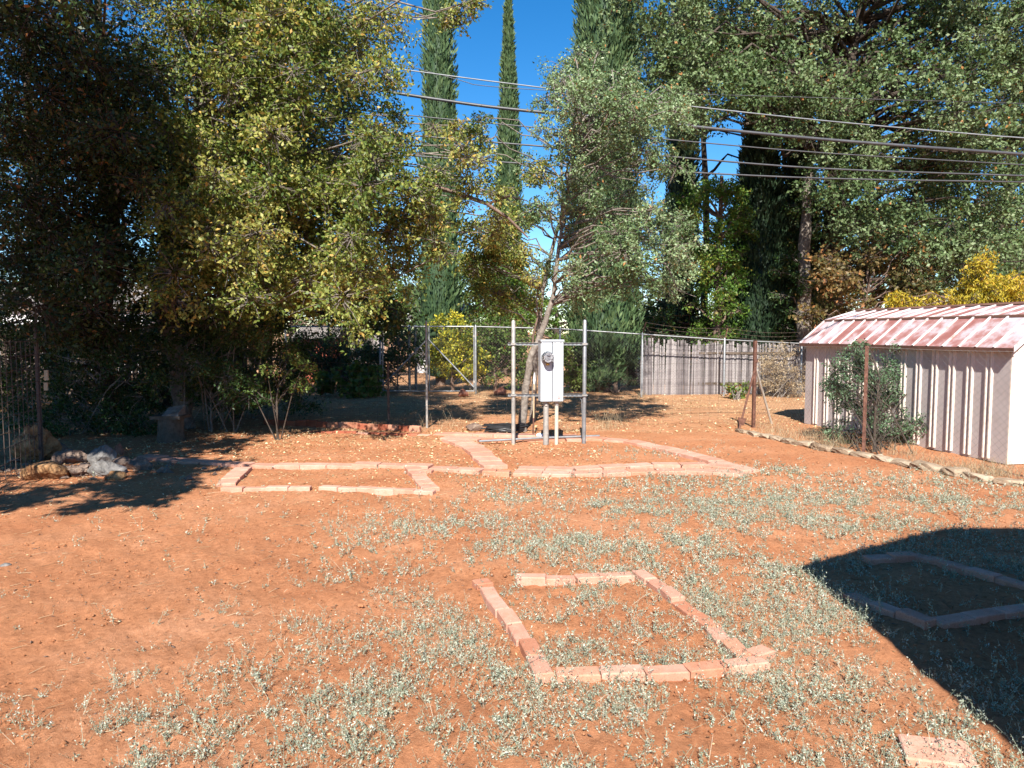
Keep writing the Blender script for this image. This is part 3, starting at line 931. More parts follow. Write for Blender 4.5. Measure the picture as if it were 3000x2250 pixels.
t = link('rock', rock_mesh('rock', (.12, .1, .08), M['white_wall'], 71, 2, .3), None, (p.x, p.y, .06))
tag(t, 'small whitish stone beside the thick conduit', 'rock')
p = P(1388, 1262)
t = link('rock', rock_mesh('rock', (.3, .16, .15), M['rock_brown'], 72, 2, .3), None, (p.x, p.y, .05)); tag(t, 'dark loose stone left of the black hose heap', 'rock')
p = P(1356, 1162)
t = link('rock', rock_mesh('rock', (.28, .2, .22), M['rock_red'], 73, 2, .3), None, (p.x, p.y, .08)); tag(t, 'reddish stone on the ground by the gate', 'rock')
p = P(1465, 1158)
t = link('rock', rock_mesh('rock', (.3, .2, .22), M['rock_red'], 74, 2, .3), None, (p.x, p.y, .08)); tag(t, 'reddish stone left of the white box, beyond the wire fence', 'rock')

# stump with a folded slab on top, deep in the shade
p = P(483, 1296)
t = thing('tree_stump', 'thick sawn stump in the dark under the left trees', 'stump', p)
mb = MB(); mb.tube([(p.x, p.y + .2, -.05), (p.x, p.y + .2, .1), (p.x + .01, p.y + .2, .34)], [.22, .19, .18], 18); mb.build('log', M['stump'], t, True)
t = thing('slab', 'tilted grey slab resting on top of the stump', 'slab', (p.x, p.y, .34))
mb = MB(); mb.box((p.x, p.y + .2, .365), (.46, .36, .05)); mb.build('base_board', M['stump'], t)
mb = MB(); mb.add([(p.x - .06, p.y + .05, .39), (p.x + .19, p.y + .05, .39), (p.x + .19, p.y + .3, .39), (p.x - .06, p.y + .3, .39), (p.x - .06, p.y + .05, .40), (p.x + .19, p.y + .05, .44), (p.x + .19, p.y + .3, .54), (p.x - .06, p.y + .3, .50)],
       [(0, 3, 2, 1), (4, 5, 6, 7), (0, 1, 5, 4), (1, 2, 6, 5), (2, 3, 7, 6), (3, 0, 4, 7)])
mb.build('wedge', M['rock_grey'], t)

# ------------------------------------------------------------------ fences
def chain_link(A, B, z0a, z1a, z0b, z1b, r=.0014, pitch=.05):
    """two families of slanted wires filling the vertical panel A-B"""
    A = Vector((A.x, A.y, 0)); B = Vector((B.x, B.y, 0))
    Ln = (B - A).length
    nrm = Vector((-(B - A).y, (B - A).x, 0)).normalized()
    H = max(z1a - z0a, z1b - z0b)
    P0 = []; P1 = []
    step = pitch * 1.5
    s = -H
    def pt(s_, h, side):
        f = s_ / Ln
        z0 = z0a * (1 - f) + z0b * f; z1 = z1a * (1 - f) + z1b * f
        return A.lerp(B, f) + nrm * side + Vector((0, 0, z0 + (z1 - z0) * h / H))
    while s < Ln:
        for sg in (1, -1):
            if sg == 1: a, b = (s, 0), (s + H, H)
            else: a, b = (s, H), (s + H, 0)
            # clip in s
            if a[0] < 0: f = (0 - a[0]) / (b[0] - a[0]); a = (0, a[1] + (b[1] - a[1]) * f)
            if b[0] > Ln: f = (Ln - a[0]) / (b[0] - a[0]); b = (Ln, a[1] + (b[1] - a[1]) * f)
            if b[0] > a[0]:
                P0.append(pt(a[0], a[1], sg * r * .6)); P1.append(pt(b[0], b[1], sg * r * .6))
        s += step
    return tubes_np(np.array(P0), np.array(P1), r, r, 3, .0, 1)

def pipe(p, q, r, mat, parent, name='rail', n=10):
    return MB().tube([p, q], r, n).build(name, mat, parent, True)

# back chain link fence with a double drive gate
Yb = lambda px, py: P(px, py)
bp = [(560, 1156, 1.80), (840, 1156, 1.80), (1115, 1156, 1.80)]
bq = [(1394, 1157, 1.80), (1640, 1160, 1.74), (1880, 1163, 1.60), (2120, 1162, 1.46), (2345, 1161, 1.36)]
def back_fence(label, pts, barbed=False):
    base = P(pts[0][0], pts[0][1])
    t = thing('chain_link_fence', label, 'fence', base)
    W = [(P(a, b), h) for a, b, h in pts]
    for (p, h) in W:
        mb = MB(); mb.tube([(p.x, p.y, -.1), (p.x, p.y, h + .02), (p.x, p.y, h + .05)], [.026, .026, .01], 10); mb.build('post', M['galv'], t, True)
    for (p, h), (q, g) in zip(W[:-1], W[1:]):
        pipe((p.x, p.y, h), (q.x, q.y, g), .017, M['galv'], t)
        v, qd = chain_link(p, q, .03, h, .03, g)
        o = link('chain_link_mesh', npmesh('chain_link_mesh', v, qd, M['wire'], off=base), t); o['kind'] = 'stuff'
    return t, W
back_fence('galvanised chain link fence at the back left, half buried in bushes', bp)
bt, BW = back_fence('galvanised chain link fence at the back right, in front of the palings', bq)
for (p, h) in BW[2:]:
    pipe((p.x, p.y, h), (p.x + .1, p.y + .08, h + .3), .012, M['rust'], bt, 'barbed_wire_arm', 6)
for k in range(3):
    mb = MB()
    for (p, h), (q, g) in zip(BW[2:-1], BW[3:]):
        a = Vector((p.x + .033 * (k + 1), p.y + .026 * (k + 1), h + .1 * (k + 1))); b = Vector((q.x + .033 * (k + 1), q.y + .026 * (k + 1), g + .1 * (k + 1)))
        for j in range(6):
            f0, f1 = j / 6, (j + 1) / 6
            sag = lambda f: Vector((0, 0, -.07 * math.sin(math.pi * f)))
            mb.tube([a.lerp(b, f0) + sag(f0), a.lerp(b, f1) + sag(f1)], .0035, 4, False)
        n_ = 18
        for j in range(n_):
            c = a.lerp(b, (j + .5) / n_) + Vector((0, 0, -.07 * math.sin(math.pi * (j + .5) / n_)))
            mb.tube([c + Vector((-.008, 0, -.018)), c + Vector((.008, 0, .018))], .002, 3, False)
    mb.build('barbed_wire', M['wire_dark'], bt)

def gate_leaf(label, pa, pb, hi_at_b):
    A = P(*pa); B = P(*pb)
    base = A
    t = thing('chain_link_gate', label, 'gate', base)
    z0, z1 = .10, 1.80
    mb = MB()
    for a, b in (((A.x, A.y, z0), (A.x, A.y, z1)), ((B.x, B.y, z0), (B.x, B.y, z1)), ((A.x, A.y, z1), (B.x, B.y, z1)), ((A.x, A.y, z0), (B.x, B.y, z0))):
        mb.tube([a, b], .019, 10)
    mb.build('frame', M['galv'], t, True)
    if hi_at_b: a, b = (A.x, A.y - .03, z0 + .15), (B.x, B.y - .03, z1 - .35)
    else: a, b = (A.x, A.y - .03, z1 - .35), (B.x, B.y - .03, z0 + .1)
    mb = MB(); mb.tube([a, b], .02, 10); mb.build('brace', M['galv'], t, True)
    v, q = chain_link(A, B, z0, z1, z0, z1)
    o = link('chain_link_mesh', npmesh('chain_link_mesh', v, q, M['wire'], off=base), t); o['kind'] = 'stuff'
    for z in (.35, 1.55):
        x = A.x if hi_at_b else B.x
        mb = MB(); mb.tube([(x, A.y, z - .03), (x, A.y, z + .03)], .028, 10); mb.build('hinge', M['galv_dull'], t)
    return t
gate_leaf('left leaf of the chain link drive gate, bushes showing behind its rising brace', (1122, 1156), (1252, 1157), True)
gate_leaf('right leaf of the chain link drive gate, yellow bush showing behind its falling brace', (1258, 1157), (1389, 1157), False)
for px, lab in ((1200, 'left one of two white pipe posts standing close together behind the gate'), (1219, 'right one of two white pipe posts standing close together behind the gate')):
    p = P(px, 1148)
    t = thing('pipe_post', lab, 'post', p, group='white posts behind the gate')
    h = Z_at(955, p.y)
    mb = MB(); mb.tube([(p.x, p.y, -.1), (p.x, p.y, h - .04)], .036, 12); mb.build('pipe', M['galv'], t, True)
    mb = MB(); mb.tube([(p.x, p.y, h - .05), (p.x, p.y, h - .01), (p.x, p.y, h + .02)], [.042, .042, .015], 12); mb.build('cap', M['white_wall'], t, True)

# near wire fence
FY = 1252
def t_post(parent, px, py, top, mat, r=.022):
    p = P(px, py)
    h = Z_at(top, p.y)
    mb = MB()
    mb.box((p.x, p.y, h / 2 - .05), (r * 1.8, .006, h + .1))
    mb.box((p.x, p.y + r * .8, h / 2 - .05), (.006, r * 1.6, h + .1))
    k = 0
    while k * .055 + .1 < h:
        mb.box((p.x, p.y - .006, k * .055 + .1), (r * 1.0, .008, .02)); k += 1
    return mb.build('post', mat, parent), p, h
A = P(1135, 1251)
nf = thing('wire_fence', 'low rusty field-wire fence running from the shaded bricks to the rusty corner post', 'fence', A)
t_post(nf, 1139, 1251, 1060, M['wire_dark'], .02)
p = P(1251, 1255); h = Z_at(945, p.y)
MB().tube([(p.x, p.y, -.1), (p.x, p.y, h), (p.x, p.y, h + .04)], [.02, .02, .006], 12).build('post', M['galv_dull'], nf, True)
xl, xr, yy = X_at(560, P(1500, FY).y), P(2203, 1253).x, P(1500, FY).y
mb = MB()
for k in range(9):
    z = .06 + k * .13
    q = []
    for j in range(61):
        x = xl + (xr - xl) * j / 60
        q.append((x, yy + .01 * math.sin(j), z + .008 * math.sin(j * 1.7 + k) - .02 * math.sin(j * .31)))
    mb.tube(q, .0016 if k < 8 else .0022, 3, False)
o = mb.build('horizontal_wires', M['wire_dark'], nf)
mb = MB(); x = xl
while x < xr:
    mb.tube([(x, yy + .003, .05), (x + .01, yy + .003, 1.1)], .0013, 3, False); x += .16
o = mb.build('upright_wires', M['wire_dark'], nf); o['kind'] = 'stuff'

# right fence: rusty corner post with props, chain link in front of the shed
CP = P(2207, 1254)
rf = thing('chain_link_fence', 'rusty-posted chain link fence running along the right side in front of the shed', 'fence', CP)
h = Z_at(998, CP.y)
mb = MB(); mb.box((CP.x, CP.y, h / 2 - .05), (.05, .05, h + .1), R(12)); mb.box((CP.x + .02, CP.y - .02, h - .35), (.05, .03, .05)); mb.build('corner_post', M['rust'], rf)
a = P(2163, 1265); b = Vector((CP.x - .02, CP.y - .04, .98))
mb = MB(); mb.tube([(a.x, a.y, -.02), b], .018, 8)
mb.build('prop', M['rust'], rf)
f = a.lerp(b, .16)
mb = MB(); mb.add([(f.x - .06, f.y - .02, f.z + .08), (f.x + .09, f.y - .02, f.z + .06), (f.x + .04, f.y - .02, f.z - .06), (f.x - .03, f.y - .02, f.z - .05),
        (f.x - .06, f.y - .012, f.z + .08), (f.x + .09, f.y - .012, f.z + .06), (f.x + .04, f.y - .012, f.z - .06), (f.x - .03, f.y - .012, f.z - .05)],
       [(0, 3, 2, 1), (4, 5, 6, 7), (0, 1, 5, 4), (1, 2, 6, 5), (2, 3, 7, 6), (3, 0, 4, 7)])
mb.build('anchor_plate', M['rust'], rf)
a = P(2261, 1243); mb = MB(); mb.tube([(a.x, a.y, 0), (CP.x + .03, CP.y, 1.0)], .02, 8); mb.build('prop', M['pipe_tan'], rf)
E2 = P(2548, 1342); E3 = P(3140, 1446)
def top_z(p): return 1.5
h2 = 1.47
off = Vector((.09, 0, 0))
pts = [CP, P(2510, 1334) + off, P(2800, 1391) + off, E3 + off]
for p, hh in zip(pts[1:], (1.47, 1.47, 1.47)):
    if p is pts[2]: continue
    mb = MB(); mb.box((p.x, p.y, hh / 2 - .05), (.045, .006, hh + .1), R(-12)); mb.box((p.x + .004, p.y + .02, hh / 2 - .05), (.006, .036, hh + .1), R(-12)); mb.build('post', M['rust'], rf)
for i_, (p, q) in enumerate(((pts[0], pts[1]), (pts[1], pts[3]))):
    v, qd = chain_link(p, q, .03, 1.45, .03, 1.45, r=.0009, pitch=.058)
    o = link('chain_link_mesh', npmesh('chain_link_mesh', v, qd, M['wire'], off=CP), rf); o['kind'] = 'stuff'
    mb = MB(); n_ = 14
    for j in range(n_):
        f0, f1 = j / n_, (j + 1) / n_
        sg = lambda f: Vector((0, 0, 1.455 - .02 * math.sin(math.pi * f)))
        a_, b_2 = Vector((p.x, p.y, 0)), Vector((q.x, q.y, 0))
        mb.tube([a_.lerp(b_2, f0) + sg(f0), a_.lerp(b_2, f1) + sg(f1)], .0022, 4, False)
    mb.build('top_wire', M['galv_dull'], rf)

# grey palings behind the chain link
A, B = P(1878, 1158), P(2350, 1157)
pf = thing('paling_fence', 'weathered grey fence of narrow upright palings with an uneven top, behind the chain link', 'fence', A)
n_ = 112
libs = []
for k in range(5):
    mb = MB(); mb.box((0, 0, .7), (.036, .012, 1.4)); libs.append(mb.mesh('paling', M['paling']))
A = A + Vector((0, .10, 0)); B = B + Vector((0, .10, 0))
Ob = pf.location.copy()
for k in range(n_):
    f = (k + .5) / n_
    p = A.lerp(B, f)
    top = (1.60 - .08 - rnd.random() ** 2 * .24) * (1 - f) + (1.37 - .03 - rnd.random() ** 2 * .2) * f
    link('paling', libs[k % 5], pf, (p.x - Ob.x, p.y - Ob.y + rnd.uniform(-.012, .012), 0), (rnd.uniform(-.01, .01), rnd.uniform(-.018, .018), rnd.uniform(-.3, .3)), (rnd.uniform(.85, 1.25), 1, top / 1.4))
for z in (.3, 1.1):
    MB().box(((A.x + B.x) / 2, A.y + .05, z), ((B.x - A.x), .03, .06)).build('rail', M['stump'], pf)

# wire panel fence on the left
wa = P(128, 1352); wb = Vector((wa.x + .25, wa.y - 3.4, 0))
wb = Vector((-4.72, 5.2, 0)); wa = Vector((wa.x, wa.y, 0))
lf = thing('wire_panel_fence', 'stiff welded wire stock panel with square openings at the left edge', 'fence', wa)
mb = MB(); n_ = 26
for k in range(n_ + 1):
    p = wa.lerp(wb, k / n_); mb.tube([(p.x, p.y, .02), (p.x, p.y, 1.55)], .004, 5, False)
mb.build('upright_wires', M['wire_dark'], lf)
mb = MB()
for k in range(10):
    z = .03 + k * .168; mb.tube([(wa.x, wa.y, z), (wb.x, wb.y, z)], .004, 5, False)
mb.build('horizontal_wires', M['wire_dark'], lf)
for p in (wa, wa.lerp(wb, .55), wb):
    MB().tube([(p.x - .03, p.y, -.1), (p.x - .03, p.y, 1.7)], .02, 8).build('post', M['wire_dark'], lf, True)
c = PD(143, 1112, wa.y + .05)
MB().box((c.x, c.y - .05, c.z + .06), (.045, .02, .125)).box((c.x - .01, c.y - .05, c.z - .085), (.045, .02, .1)).build('marker_plate', M['wood_tan'], lf)
# hidden dark board fence behind the left trees
A, B = Vector((-14, 17.2, 0)), Vector((-6.0, 18.8, 0))
bf = thing('board_fence', 'dark timber board fence deep behind the left trees', 'fence', A)
me = MB().box((0, 0, .9), (.14, .02, 1.8)).mesh('board', M['stump'])
n_ = 54
for k in range(n_):
    p = A.lerp(B, k / n_); link('board', me, bf, (p.x - A.x, p.y - A.y, rnd.uniform(-.03, .03)), (0, 0, .2))

# ------------------------------------------------------------------ garden shed
SA = P(2358, 1240); SB = P(2947, 1360)
sl = Vector((SB.x - SA.x, SB.y - SA.y, 0)); SL = sl.length; su = sl.normalized()
sw = Vector((-su.y, su.x, 0))
if sw.x < 0: sw = -sw
sh = thing('garden_shed', 'cream metal garden shed with a faded red gambrel roof behind the right fence', 'shed', SA)
def S(a, w, z): return Vector((SA.x, SA.y, 0)) + su * a + sw * w + Vector((0, 0, z))
def sbox(mb, a0, a1, w0, w1, z0, z1):
    vs = [S(a, w, z) for a in (a0, a1) for w in (w0, w1) for z in (z0, z1)]
    mb.add(vs, [(0, 1, 3, 2), (4, 6, 7, 5), (0, 4, 5, 1), (2, 3, 7, 6), (0, 2, 6, 4), (1, 5, 7, 3)])
def sprism(mb, prof, a0, a1):
    n = len(prof)
    vs = [S(a0, w, z) for w, z in prof] + [S(a1, w, z) for w, z in prof]
    fs = [tuple(range(n)), tuple(range(2 * n - 1, n - 1, -1))] + [(i, (i + 1) % n, n + (i + 1) % n, n + i) for i in range(n)]
    mb.add(vs, fs)
WH = 1.46; SWD = 2.16
NP = 14
pw = SL / NP
for k in range(NP):
    mb = MB()
    sbox(mb, k * pw + .001, (k + 1) * pw - .001, 0, .02, 0.0, WH)
    o = mb.build('wall_panel', M['shed_wall'], sh)
    if k:
        mb = MB()
        for da in (-.037, .037):
            a0 = k * pw + da
            vs = [S(a0 - .022, .001, .03), S(a0 - .010, -.022, .03), S(a0 + .007, -.022, .03), S(a0 + .025, .001, .03)]
            vt = [v + Vector((0, 0, WH - .06)) for v in vs]
            mb.add(vs + vt, [(0, 1, 5, 4), (1, 2, 6, 5), (2, 3, 7, 6), (3, 2, 1, 0), (4, 5, 6, 7)])
        mb.build('rib', M['shed_rib'], o)
# end walls
EWp = [(0.0, 0.0), (SWD, 0.0), (SWD, WH), (SWD - .44, 1.83), (SWD / 2, 1.99), (.44, 1.83), (0.0, WH)]
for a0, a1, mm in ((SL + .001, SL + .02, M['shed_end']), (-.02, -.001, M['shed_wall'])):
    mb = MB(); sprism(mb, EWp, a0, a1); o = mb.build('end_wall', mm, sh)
    if a0 > 0:
        for k in range(1, 7):
            w = k * SWD / 7
            mb = MB()
            sbox(mb, a1 + .001, a1 + .010, w - .012, w + .012, .03, 1.55); mb.build('rib', M['shed_end'], o)
mb = MB(); sbox(mb, 0, SL, SWD - .02, SWD, 0, WH); mb.build('back_wall', M['shed_wall'], sh)
# roof: lower steep slope, upper shallow slope; panels with raised ribs
E = (-.07, 1.445); K = (.43, 1.85); T = (SWD / 2, 2.03)
def slope_panel(w0, z0, w1, z1, a0, a1, name, mat, rib=True):
    dx, dz = w1 - w0, z1 - z0; l = math.hypot(dx, dz); nx, nz = -dz / l, dx / l
    mb = MB(); sprism(mb, [(w0, z0), (w1, z1), (w1 + nx * .012, z1 + nz * .012), (w0 + nx * .012, z0 + nz * .012)], a0 + .0015, a1 - .0015)
    o = mb.build(name, mat, sh)
    if rib:
        mb = MB()
        e = .03
        sprism(mb, [(w0 + nx * .0125, z0 + nz * .0125), (w1 + nx * .0125, z1 + nz * .0125), (w1 + nx * e, z1 + nz * e), (w0 + nx * e, z0 + nz * e)], a0 - .014, a0 + .014)
        mb.build('rib', M['roof_rib'], o)
    return o
NR = 16
ra, rb = -.10, SL + .10
rp = (rb - ra) / NR
for k in range(NR):
    a0, a1 = ra + k * rp, ra + (k + 1) * rp
    slope_panel(E[0], E[1], K[0], K[1], a0, a1, 'roof_panel', M['roof'])
    slope_panel(K[0], K[1] + .004, T[0], T[1], a0, a1, 'roof_panel', M['roof'])
    slope_panel(T[0], T[1], SWD - K[0], K[1] + .004, a0, a1, 'roof_panel', M['roof'], False)
    slope_panel(SWD - K[0], K[1], SWD - E[0], E[1], a0, a1, 'roof_panel', M['roof'], False)
mb = MB(); sbox(mb, ra - .01, rb + .01, E[0] - .012, E[0] - .001, E[1] - .045, E[1] + .012); mb.build('fascia', M['shed_trim'], sh)
mb = MB(); sbox(mb, ra, rb, E[0], 0, E[1] - .03, E[1] - .02); mb.build('soffit', M['shed_trim'], sh)
mb = MB(); sprism(mb, [(K[0] - .035, K[1] - .004), (K[0] - .03, K[1] + .022), (K[0] + .01, K[1] + .034), (K[0] + .04, K[1] + .034)], ra - .008, rb + .008); mb.build('roof_bend_trim', M['shed_trim'], sh)
mb = MB(); sprism(mb, [(T[0] - .06, T[1] + .012), (T[0], T[1] + .045), (T[0] + .06, T[1] + .012)], ra - .01, rb + .01); mb.build('ridge_cap', M['shed_trim'], sh)
for a in (ra - .006, rb + .006):
    mb = MB()
    for (w0, z0), (w1, z1) in ((E, K), (K, T), (T, (SWD - K[0], K[1])), ((SWD - K[0], K[1]), (SWD - E[0], E[1]))):
        sprism(mb, [(w0, z0 - .04), (w1, z1 - .04), (w1, z1 + .035), (w0, z0 + .035)], a - .005, a + .005)
    mb.build('rake_trim', M['roof_rib'], sh)

# ------------------------------------------------------------------ things behind the back fence
def house(label, cat, x0, x1, y0, y1, wh, rh, wall, roof, name='house', wins=()):
    t = thing(name, label, cat, ((x0 + x1) / 2, y0, 0))
    MB().box(((x0 + x1) / 2, (y0 + y1) / 2, wh / 2 - .1), (x1 - x0, y1 - y0, wh + .2)).build('wall', wall, t)
    mb = MB(); ym = (y0 + y1) / 2; o_ = .3
    vs = [(x0 - o_, y0 - o_, wh + .002), (x1 + o_, y0 - o_, wh + .002), (x1 + o_, y1 + o_, wh + .002), (x0 - o_, y1 + o_, wh + .002), (x0 - o_, ym, wh + rh), (x1 + o_, ym, wh + rh)]
    mb.add(vs, [(3, 2, 1, 0), (0, 1, 5, 4), (2, 3, 4, 5), (0, 4, 3), (1, 2, 5)]); mb.build('roof', roof, t)
    for (wx, wz, ww, wh_) in wins:
        w = MB().box((wx, y0 - .02, wz), (ww, .05, wh_)).build('window', M['white_wall'], t)
        MB().box((wx, y0 - .05, wz), (ww - .12, .02, wh_ - .12)).build('pane', M['glass_dark'], w)
    return t
c0, c1 = X_at(-80, 30), X_at(420, 30)
house('white house glimpsed far away through the dark left trees', 'house', c0, c1, 30, 36, 2.6, 1.2, M['white_wall'], M['grey_roof'], wins=((c0 + 2, 1.5, 1.1, 1.0), (c0 + 4.8, 1.5, 1.1, 1.0)))
c0, c1 = X_at(1215, 30), X_at(1350, 30)
house('small white outbuilding behind the yellow bush', 'outbuilding', c0, c1, 30, 34, 2.2, .7, M['white_wall'], M['grey_roof'])
c0, c1 = X_at(885, 24), X_at(965, 24)
house('faded red garden hut behind the back left fence', 'hut', c0, c1, 24, 26, 1.45, .4, M['red_wall'], M['grey_roof'], 'garden_hut')
A, B = PD(1010, 1000, 25.5), PD(1130, 1000, 25.5)
t = thing('wooden_fence', 'short run of pinkish grey boards seen left of the drive gate', 'fence', (A.x, 25.5, 0))
me = MB().box((0, 0, .8), (.12, .02, 1.6)).mesh('board', M['paling'])
for k in range(11): link('board', me, t, (k * .13, 0, rnd.uniform(-.02, .02)))
# wheelie bin with a blue lid
c = PD(1862, 1090, 22.0)
t = thing('refuse_bin', 'black refuse bin with a blue lid behind the chain link beside the palings', 'bin', (c.x, 22, 0))
mb = MB(); hh = Z_at(1052, 22)
mb.add([(c.x + sx * w, 22 + sy * w, z) for w, z in ((.23, .08), (.30, hh)) for sx, sy in ((-1, -1), (1, -1), (1, 1), (-1, 1))], [(3, 2, 1, 0), (4, 5, 6, 7), (0, 1, 5, 4), (1, 2, 6, 5), (2, 3, 7, 6), (3, 0, 4, 7)])
mb.build('body', M['black_plastic'], t)
mb = MB(); mb.add([(c.x - .33, 21.66, hh + .005), (c.x + .33, 21.66, hh + .005), (c.x + .33, 22.33, hh + .005), (c.x - .33, 22.33, hh + .005), (c.x - .3, 21.72, hh + .06), (c.x + .3, 21.72, hh + .06), (c.x + .3, 22.3, hh + .12), (c.x - .3, 22.3, hh + .12)],
       [(3, 2, 1, 0), (4, 5, 6, 7), (0, 1, 5, 4), (1, 2, 6, 5), (2, 3, 7, 6), (3, 0, 4, 7)]); mb.build('lid', M['blue_plastic'], t)
for sx in (-.22, .22): MB().tube([(c.x + sx - .03, 22.2, .1), (c.x + sx + .03, 22.2, .1)], .1, 12).build('wheel', M['black_plastic'], t)

# the house behind the viewer, whose shadow falls on the yard at the right
t = thing('house', 'tan stucco house standing just behind the viewer on the right', 'house', (5.3, 2.36, 0))
tan_e = math.tan(R(SUN_EL))
def sprof(prof, y0, y1, name, mat):
    n = len(prof)
    vs = [(x, y0, z) for x, z in prof] + [(x, y1, z) for x, z in prof]
    fs = [tuple(range(n)), tuple(range(2 * n - 1, n - 1, -1))] + [(i, (i + 1) % n, n + (i + 1) % n, n + i) for i in range(n)]
    MB().add(vs, fs).build(name, mat, t)
sprof([(2.3, 0), (9, 0), (9, 2.6), (7.9, 3.15), (3.7, 3.15), (2.3, 2.45)], -6, 2.1, 'wall', M['stucco'])
sprof([(1.83, 2.38), (1.83, 2.50), (3.36, 3.38), (8.2, 3.38), (9.6, 2.6), (9.6, 2.48), (8.2, 3.22), (3.42, 3.22)], -6.3, 2.36, 'roof', M['grey_roof'])

# ------------------------------------------------------------------ overhead cables
def cable(label, pts, D0, D1, r, mat, x0=-14, ext=26):
    """pts: picture points; depth runs D0 at x=1600 to D1 at x=3000"""
    ws = []
    for px, py in pts:
        D = D0 + (D1 - D0) * (px - 1600) / 1400
        ws.append(PD(px, py, D))
    # carry on past the last points along the same line
    a, b = ws[0], ws[1]
    d = (a - b).normalized()
    pre = [a + d * k + Vector((0, 0, .004 * k * k)) for k in (14, 10, 6, 3)]
    c, e = ws[-1], ws[-2]
    d2 = (c - e).normalized()
    post = [c + d2 * k for k in (4, 10, 18)]
    P_ = pre + ws + post
    # smooth by subdividing (Catmull-Rom)
    out = []
    for i in range(len(P_) - 1):
        p0 = P_[max(i - 1, 0)]; p1 = P_[i]; p2 = P_[i + 1]; p3 = P_[min(i + 2, len(P_) - 1)]
        for k in range(6):
            f = k / 6
            out.append(.5 * ((2 * p1) + (p2 - p0) * f + (2 * p0 - 5 * p1 + 4 * p2 - p3) * f * f + (3 * p1 - p0 - 3 * p2 + p3) * f ** 3))
    out.append(P_[-1])
    o = MB().tube(out, r, 8).build('overhead_cable', mat, None, True)
    return tag(o, label, 'cable', 'overhead cables crossing the yard')
cable('topmost and thin pale overhead cable', [(1340, 225), (1600, 258), (1900, 297), (2400, 352), (2880, 395), (3000, 404)], 16.6, 16.4, .014, M['cable_light'])
cable('thin slack overhead line sagging just below the topmost one', [(1340, 233), (1400, 249), (1560, 262), (1700, 266)], 16.8, 16.7, .008, M['cable'])
cable('thickest overhead cable, second from the top', [(1085, 260), (1300, 294), (1500, 320), (1850, 352), (2400, 407), (3000, 452)], 16.4, 16.2, .034, M['cable'])
cable('thin overhead cable in the middle of the set', [(1270, 345), (1600, 376), (1950, 408), (2400, 447), (2950, 480)], 16.8, 16.5, .014, M['cable'])
cable('dark overhead cable, second from the bottom', [(1340, 408), (1610, 430), (1920, 455), (2400, 493), (3000, 515)], 16.6, 16.3, .019, M['cable'])
cable('lowest dark overhead cable', [(1330, 465), (1600, 483), (1870, 497), (2400, 522), (3000, 533)], 16.7, 16.4, .018, M['cable'])

# service lines to the house pass above the viewer, outside the frame; their shadows cross the ground beyond the wire fence
for k, (y_, z_, r_, lab) in enumerate(((8.45, 6.15, .022, 'service cable passing high above the viewer, nearer the house'), (8.8, 6.3, .012, 'thin service line passing high above the viewer'))):
    q = [(x_, y_ + .02 * x_, z_ - .25 * math.cos(x_ * .12)) for x_ in np.linspace(-16, 16, 22)]
    tag(MB().tube(q, r_, 6).build('overhead_cable', M['cable'], None, True), lab, 'cable')

# ------------------------------------------------------------------ trees
def base(px, py): p = P(px, py); return (p.x, p.y, 0.0)
def tk(pts, D=None):
    out = []
    for i, (px, py, r) in enumerate(pts):
        if i == 0:
            p = P(px, py); D_ = p.y
            out.append((p.x, p.y, 0, r))
        else:
            p = PD(px, py, D_ if D is None else D_ + (D - D_) * i / (len(pts) - 1))
            out.append((p.x, p.y, p.z, r))
    return out

# big lit elm-like tree on the left
trA = tk([(535, 1252, .17), (520, 1053, .15), (470, 900, .14), (520, 500, .11), (640, 150, .07), (700, -200, .04)])
clA = region([(470, 20, 1150, 480), (490, 480, 1230, 760, 1.5), (470, 740, 960, 890, 1.3), (920, 740, 1280, 880, .9)], 175, (9.6, 12.6), (.3, .68))
clA += region([(1150, 300, 1420, 740), (1230, 560, 1520, 760)], 30, (10.3, 12), (.18, .36))
clA += region([(520, -400, 950, 20)], 26, (10, 13), (.6, .95))
clA += region([(1290, -60, 1400, 70)], 5, (10.5, 12), (.25, .4))
lb = [PD(1119, 542, 11.2), PD(1258, 540, 11.2), PD(1328, 562, 11.1), PD(1427, 597, 11.0), PD(1487, 637, 11.0), PD(1547, 696, 11.0)]
lb0 = [PD(600, 760, 12.2), PD(820, 620, 11.6)]
tree('leafy_tree', 'large sunlit olive-yellow tree filling the left half above the fence', 'tree', trA, clA, 140000, .063, L['elm'], M['bark_grey'], hero=True,
     aspect=.52, twigs=32, limb_r=.03, hollow=.3,
     extra=[(lb0 + lb, [.05, .045, .045, .036, .032, .028, .022, .012], M['bark_brown']),
            ([lb[3], PD(1490, 575, 11.0), PD(1545, 588, 11.0)], [.02, .012, .007], M['bark_brown'])])
# darker trees at the far left
trB = tk([(330, 1262, .12), (300, 1000, .10), (340, 700, .09), (300, 300, .07), (280, -100, .05)])
clB = region([(-60, 0, 470, 620), (-60, 620, 420, 960, 1.1), (0, 950, 330, 1050, .7)], 125, (9.2, 12.5), (.4, .8))
clB += region([(-400, -700, 450, 0)], 30, (7, 13), (.8, 1.2))
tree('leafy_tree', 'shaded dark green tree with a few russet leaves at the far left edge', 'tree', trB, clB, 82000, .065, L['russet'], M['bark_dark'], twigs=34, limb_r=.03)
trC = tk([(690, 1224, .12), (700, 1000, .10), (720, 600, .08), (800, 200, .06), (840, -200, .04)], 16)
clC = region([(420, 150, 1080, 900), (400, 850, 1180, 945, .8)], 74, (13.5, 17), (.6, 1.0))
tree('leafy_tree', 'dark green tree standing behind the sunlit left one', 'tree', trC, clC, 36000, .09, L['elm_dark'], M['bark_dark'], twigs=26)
trE = tk([(180, 1215, .14), (150, 1000, .12), (100, 500, .09), (60, 0, .06)], 16)
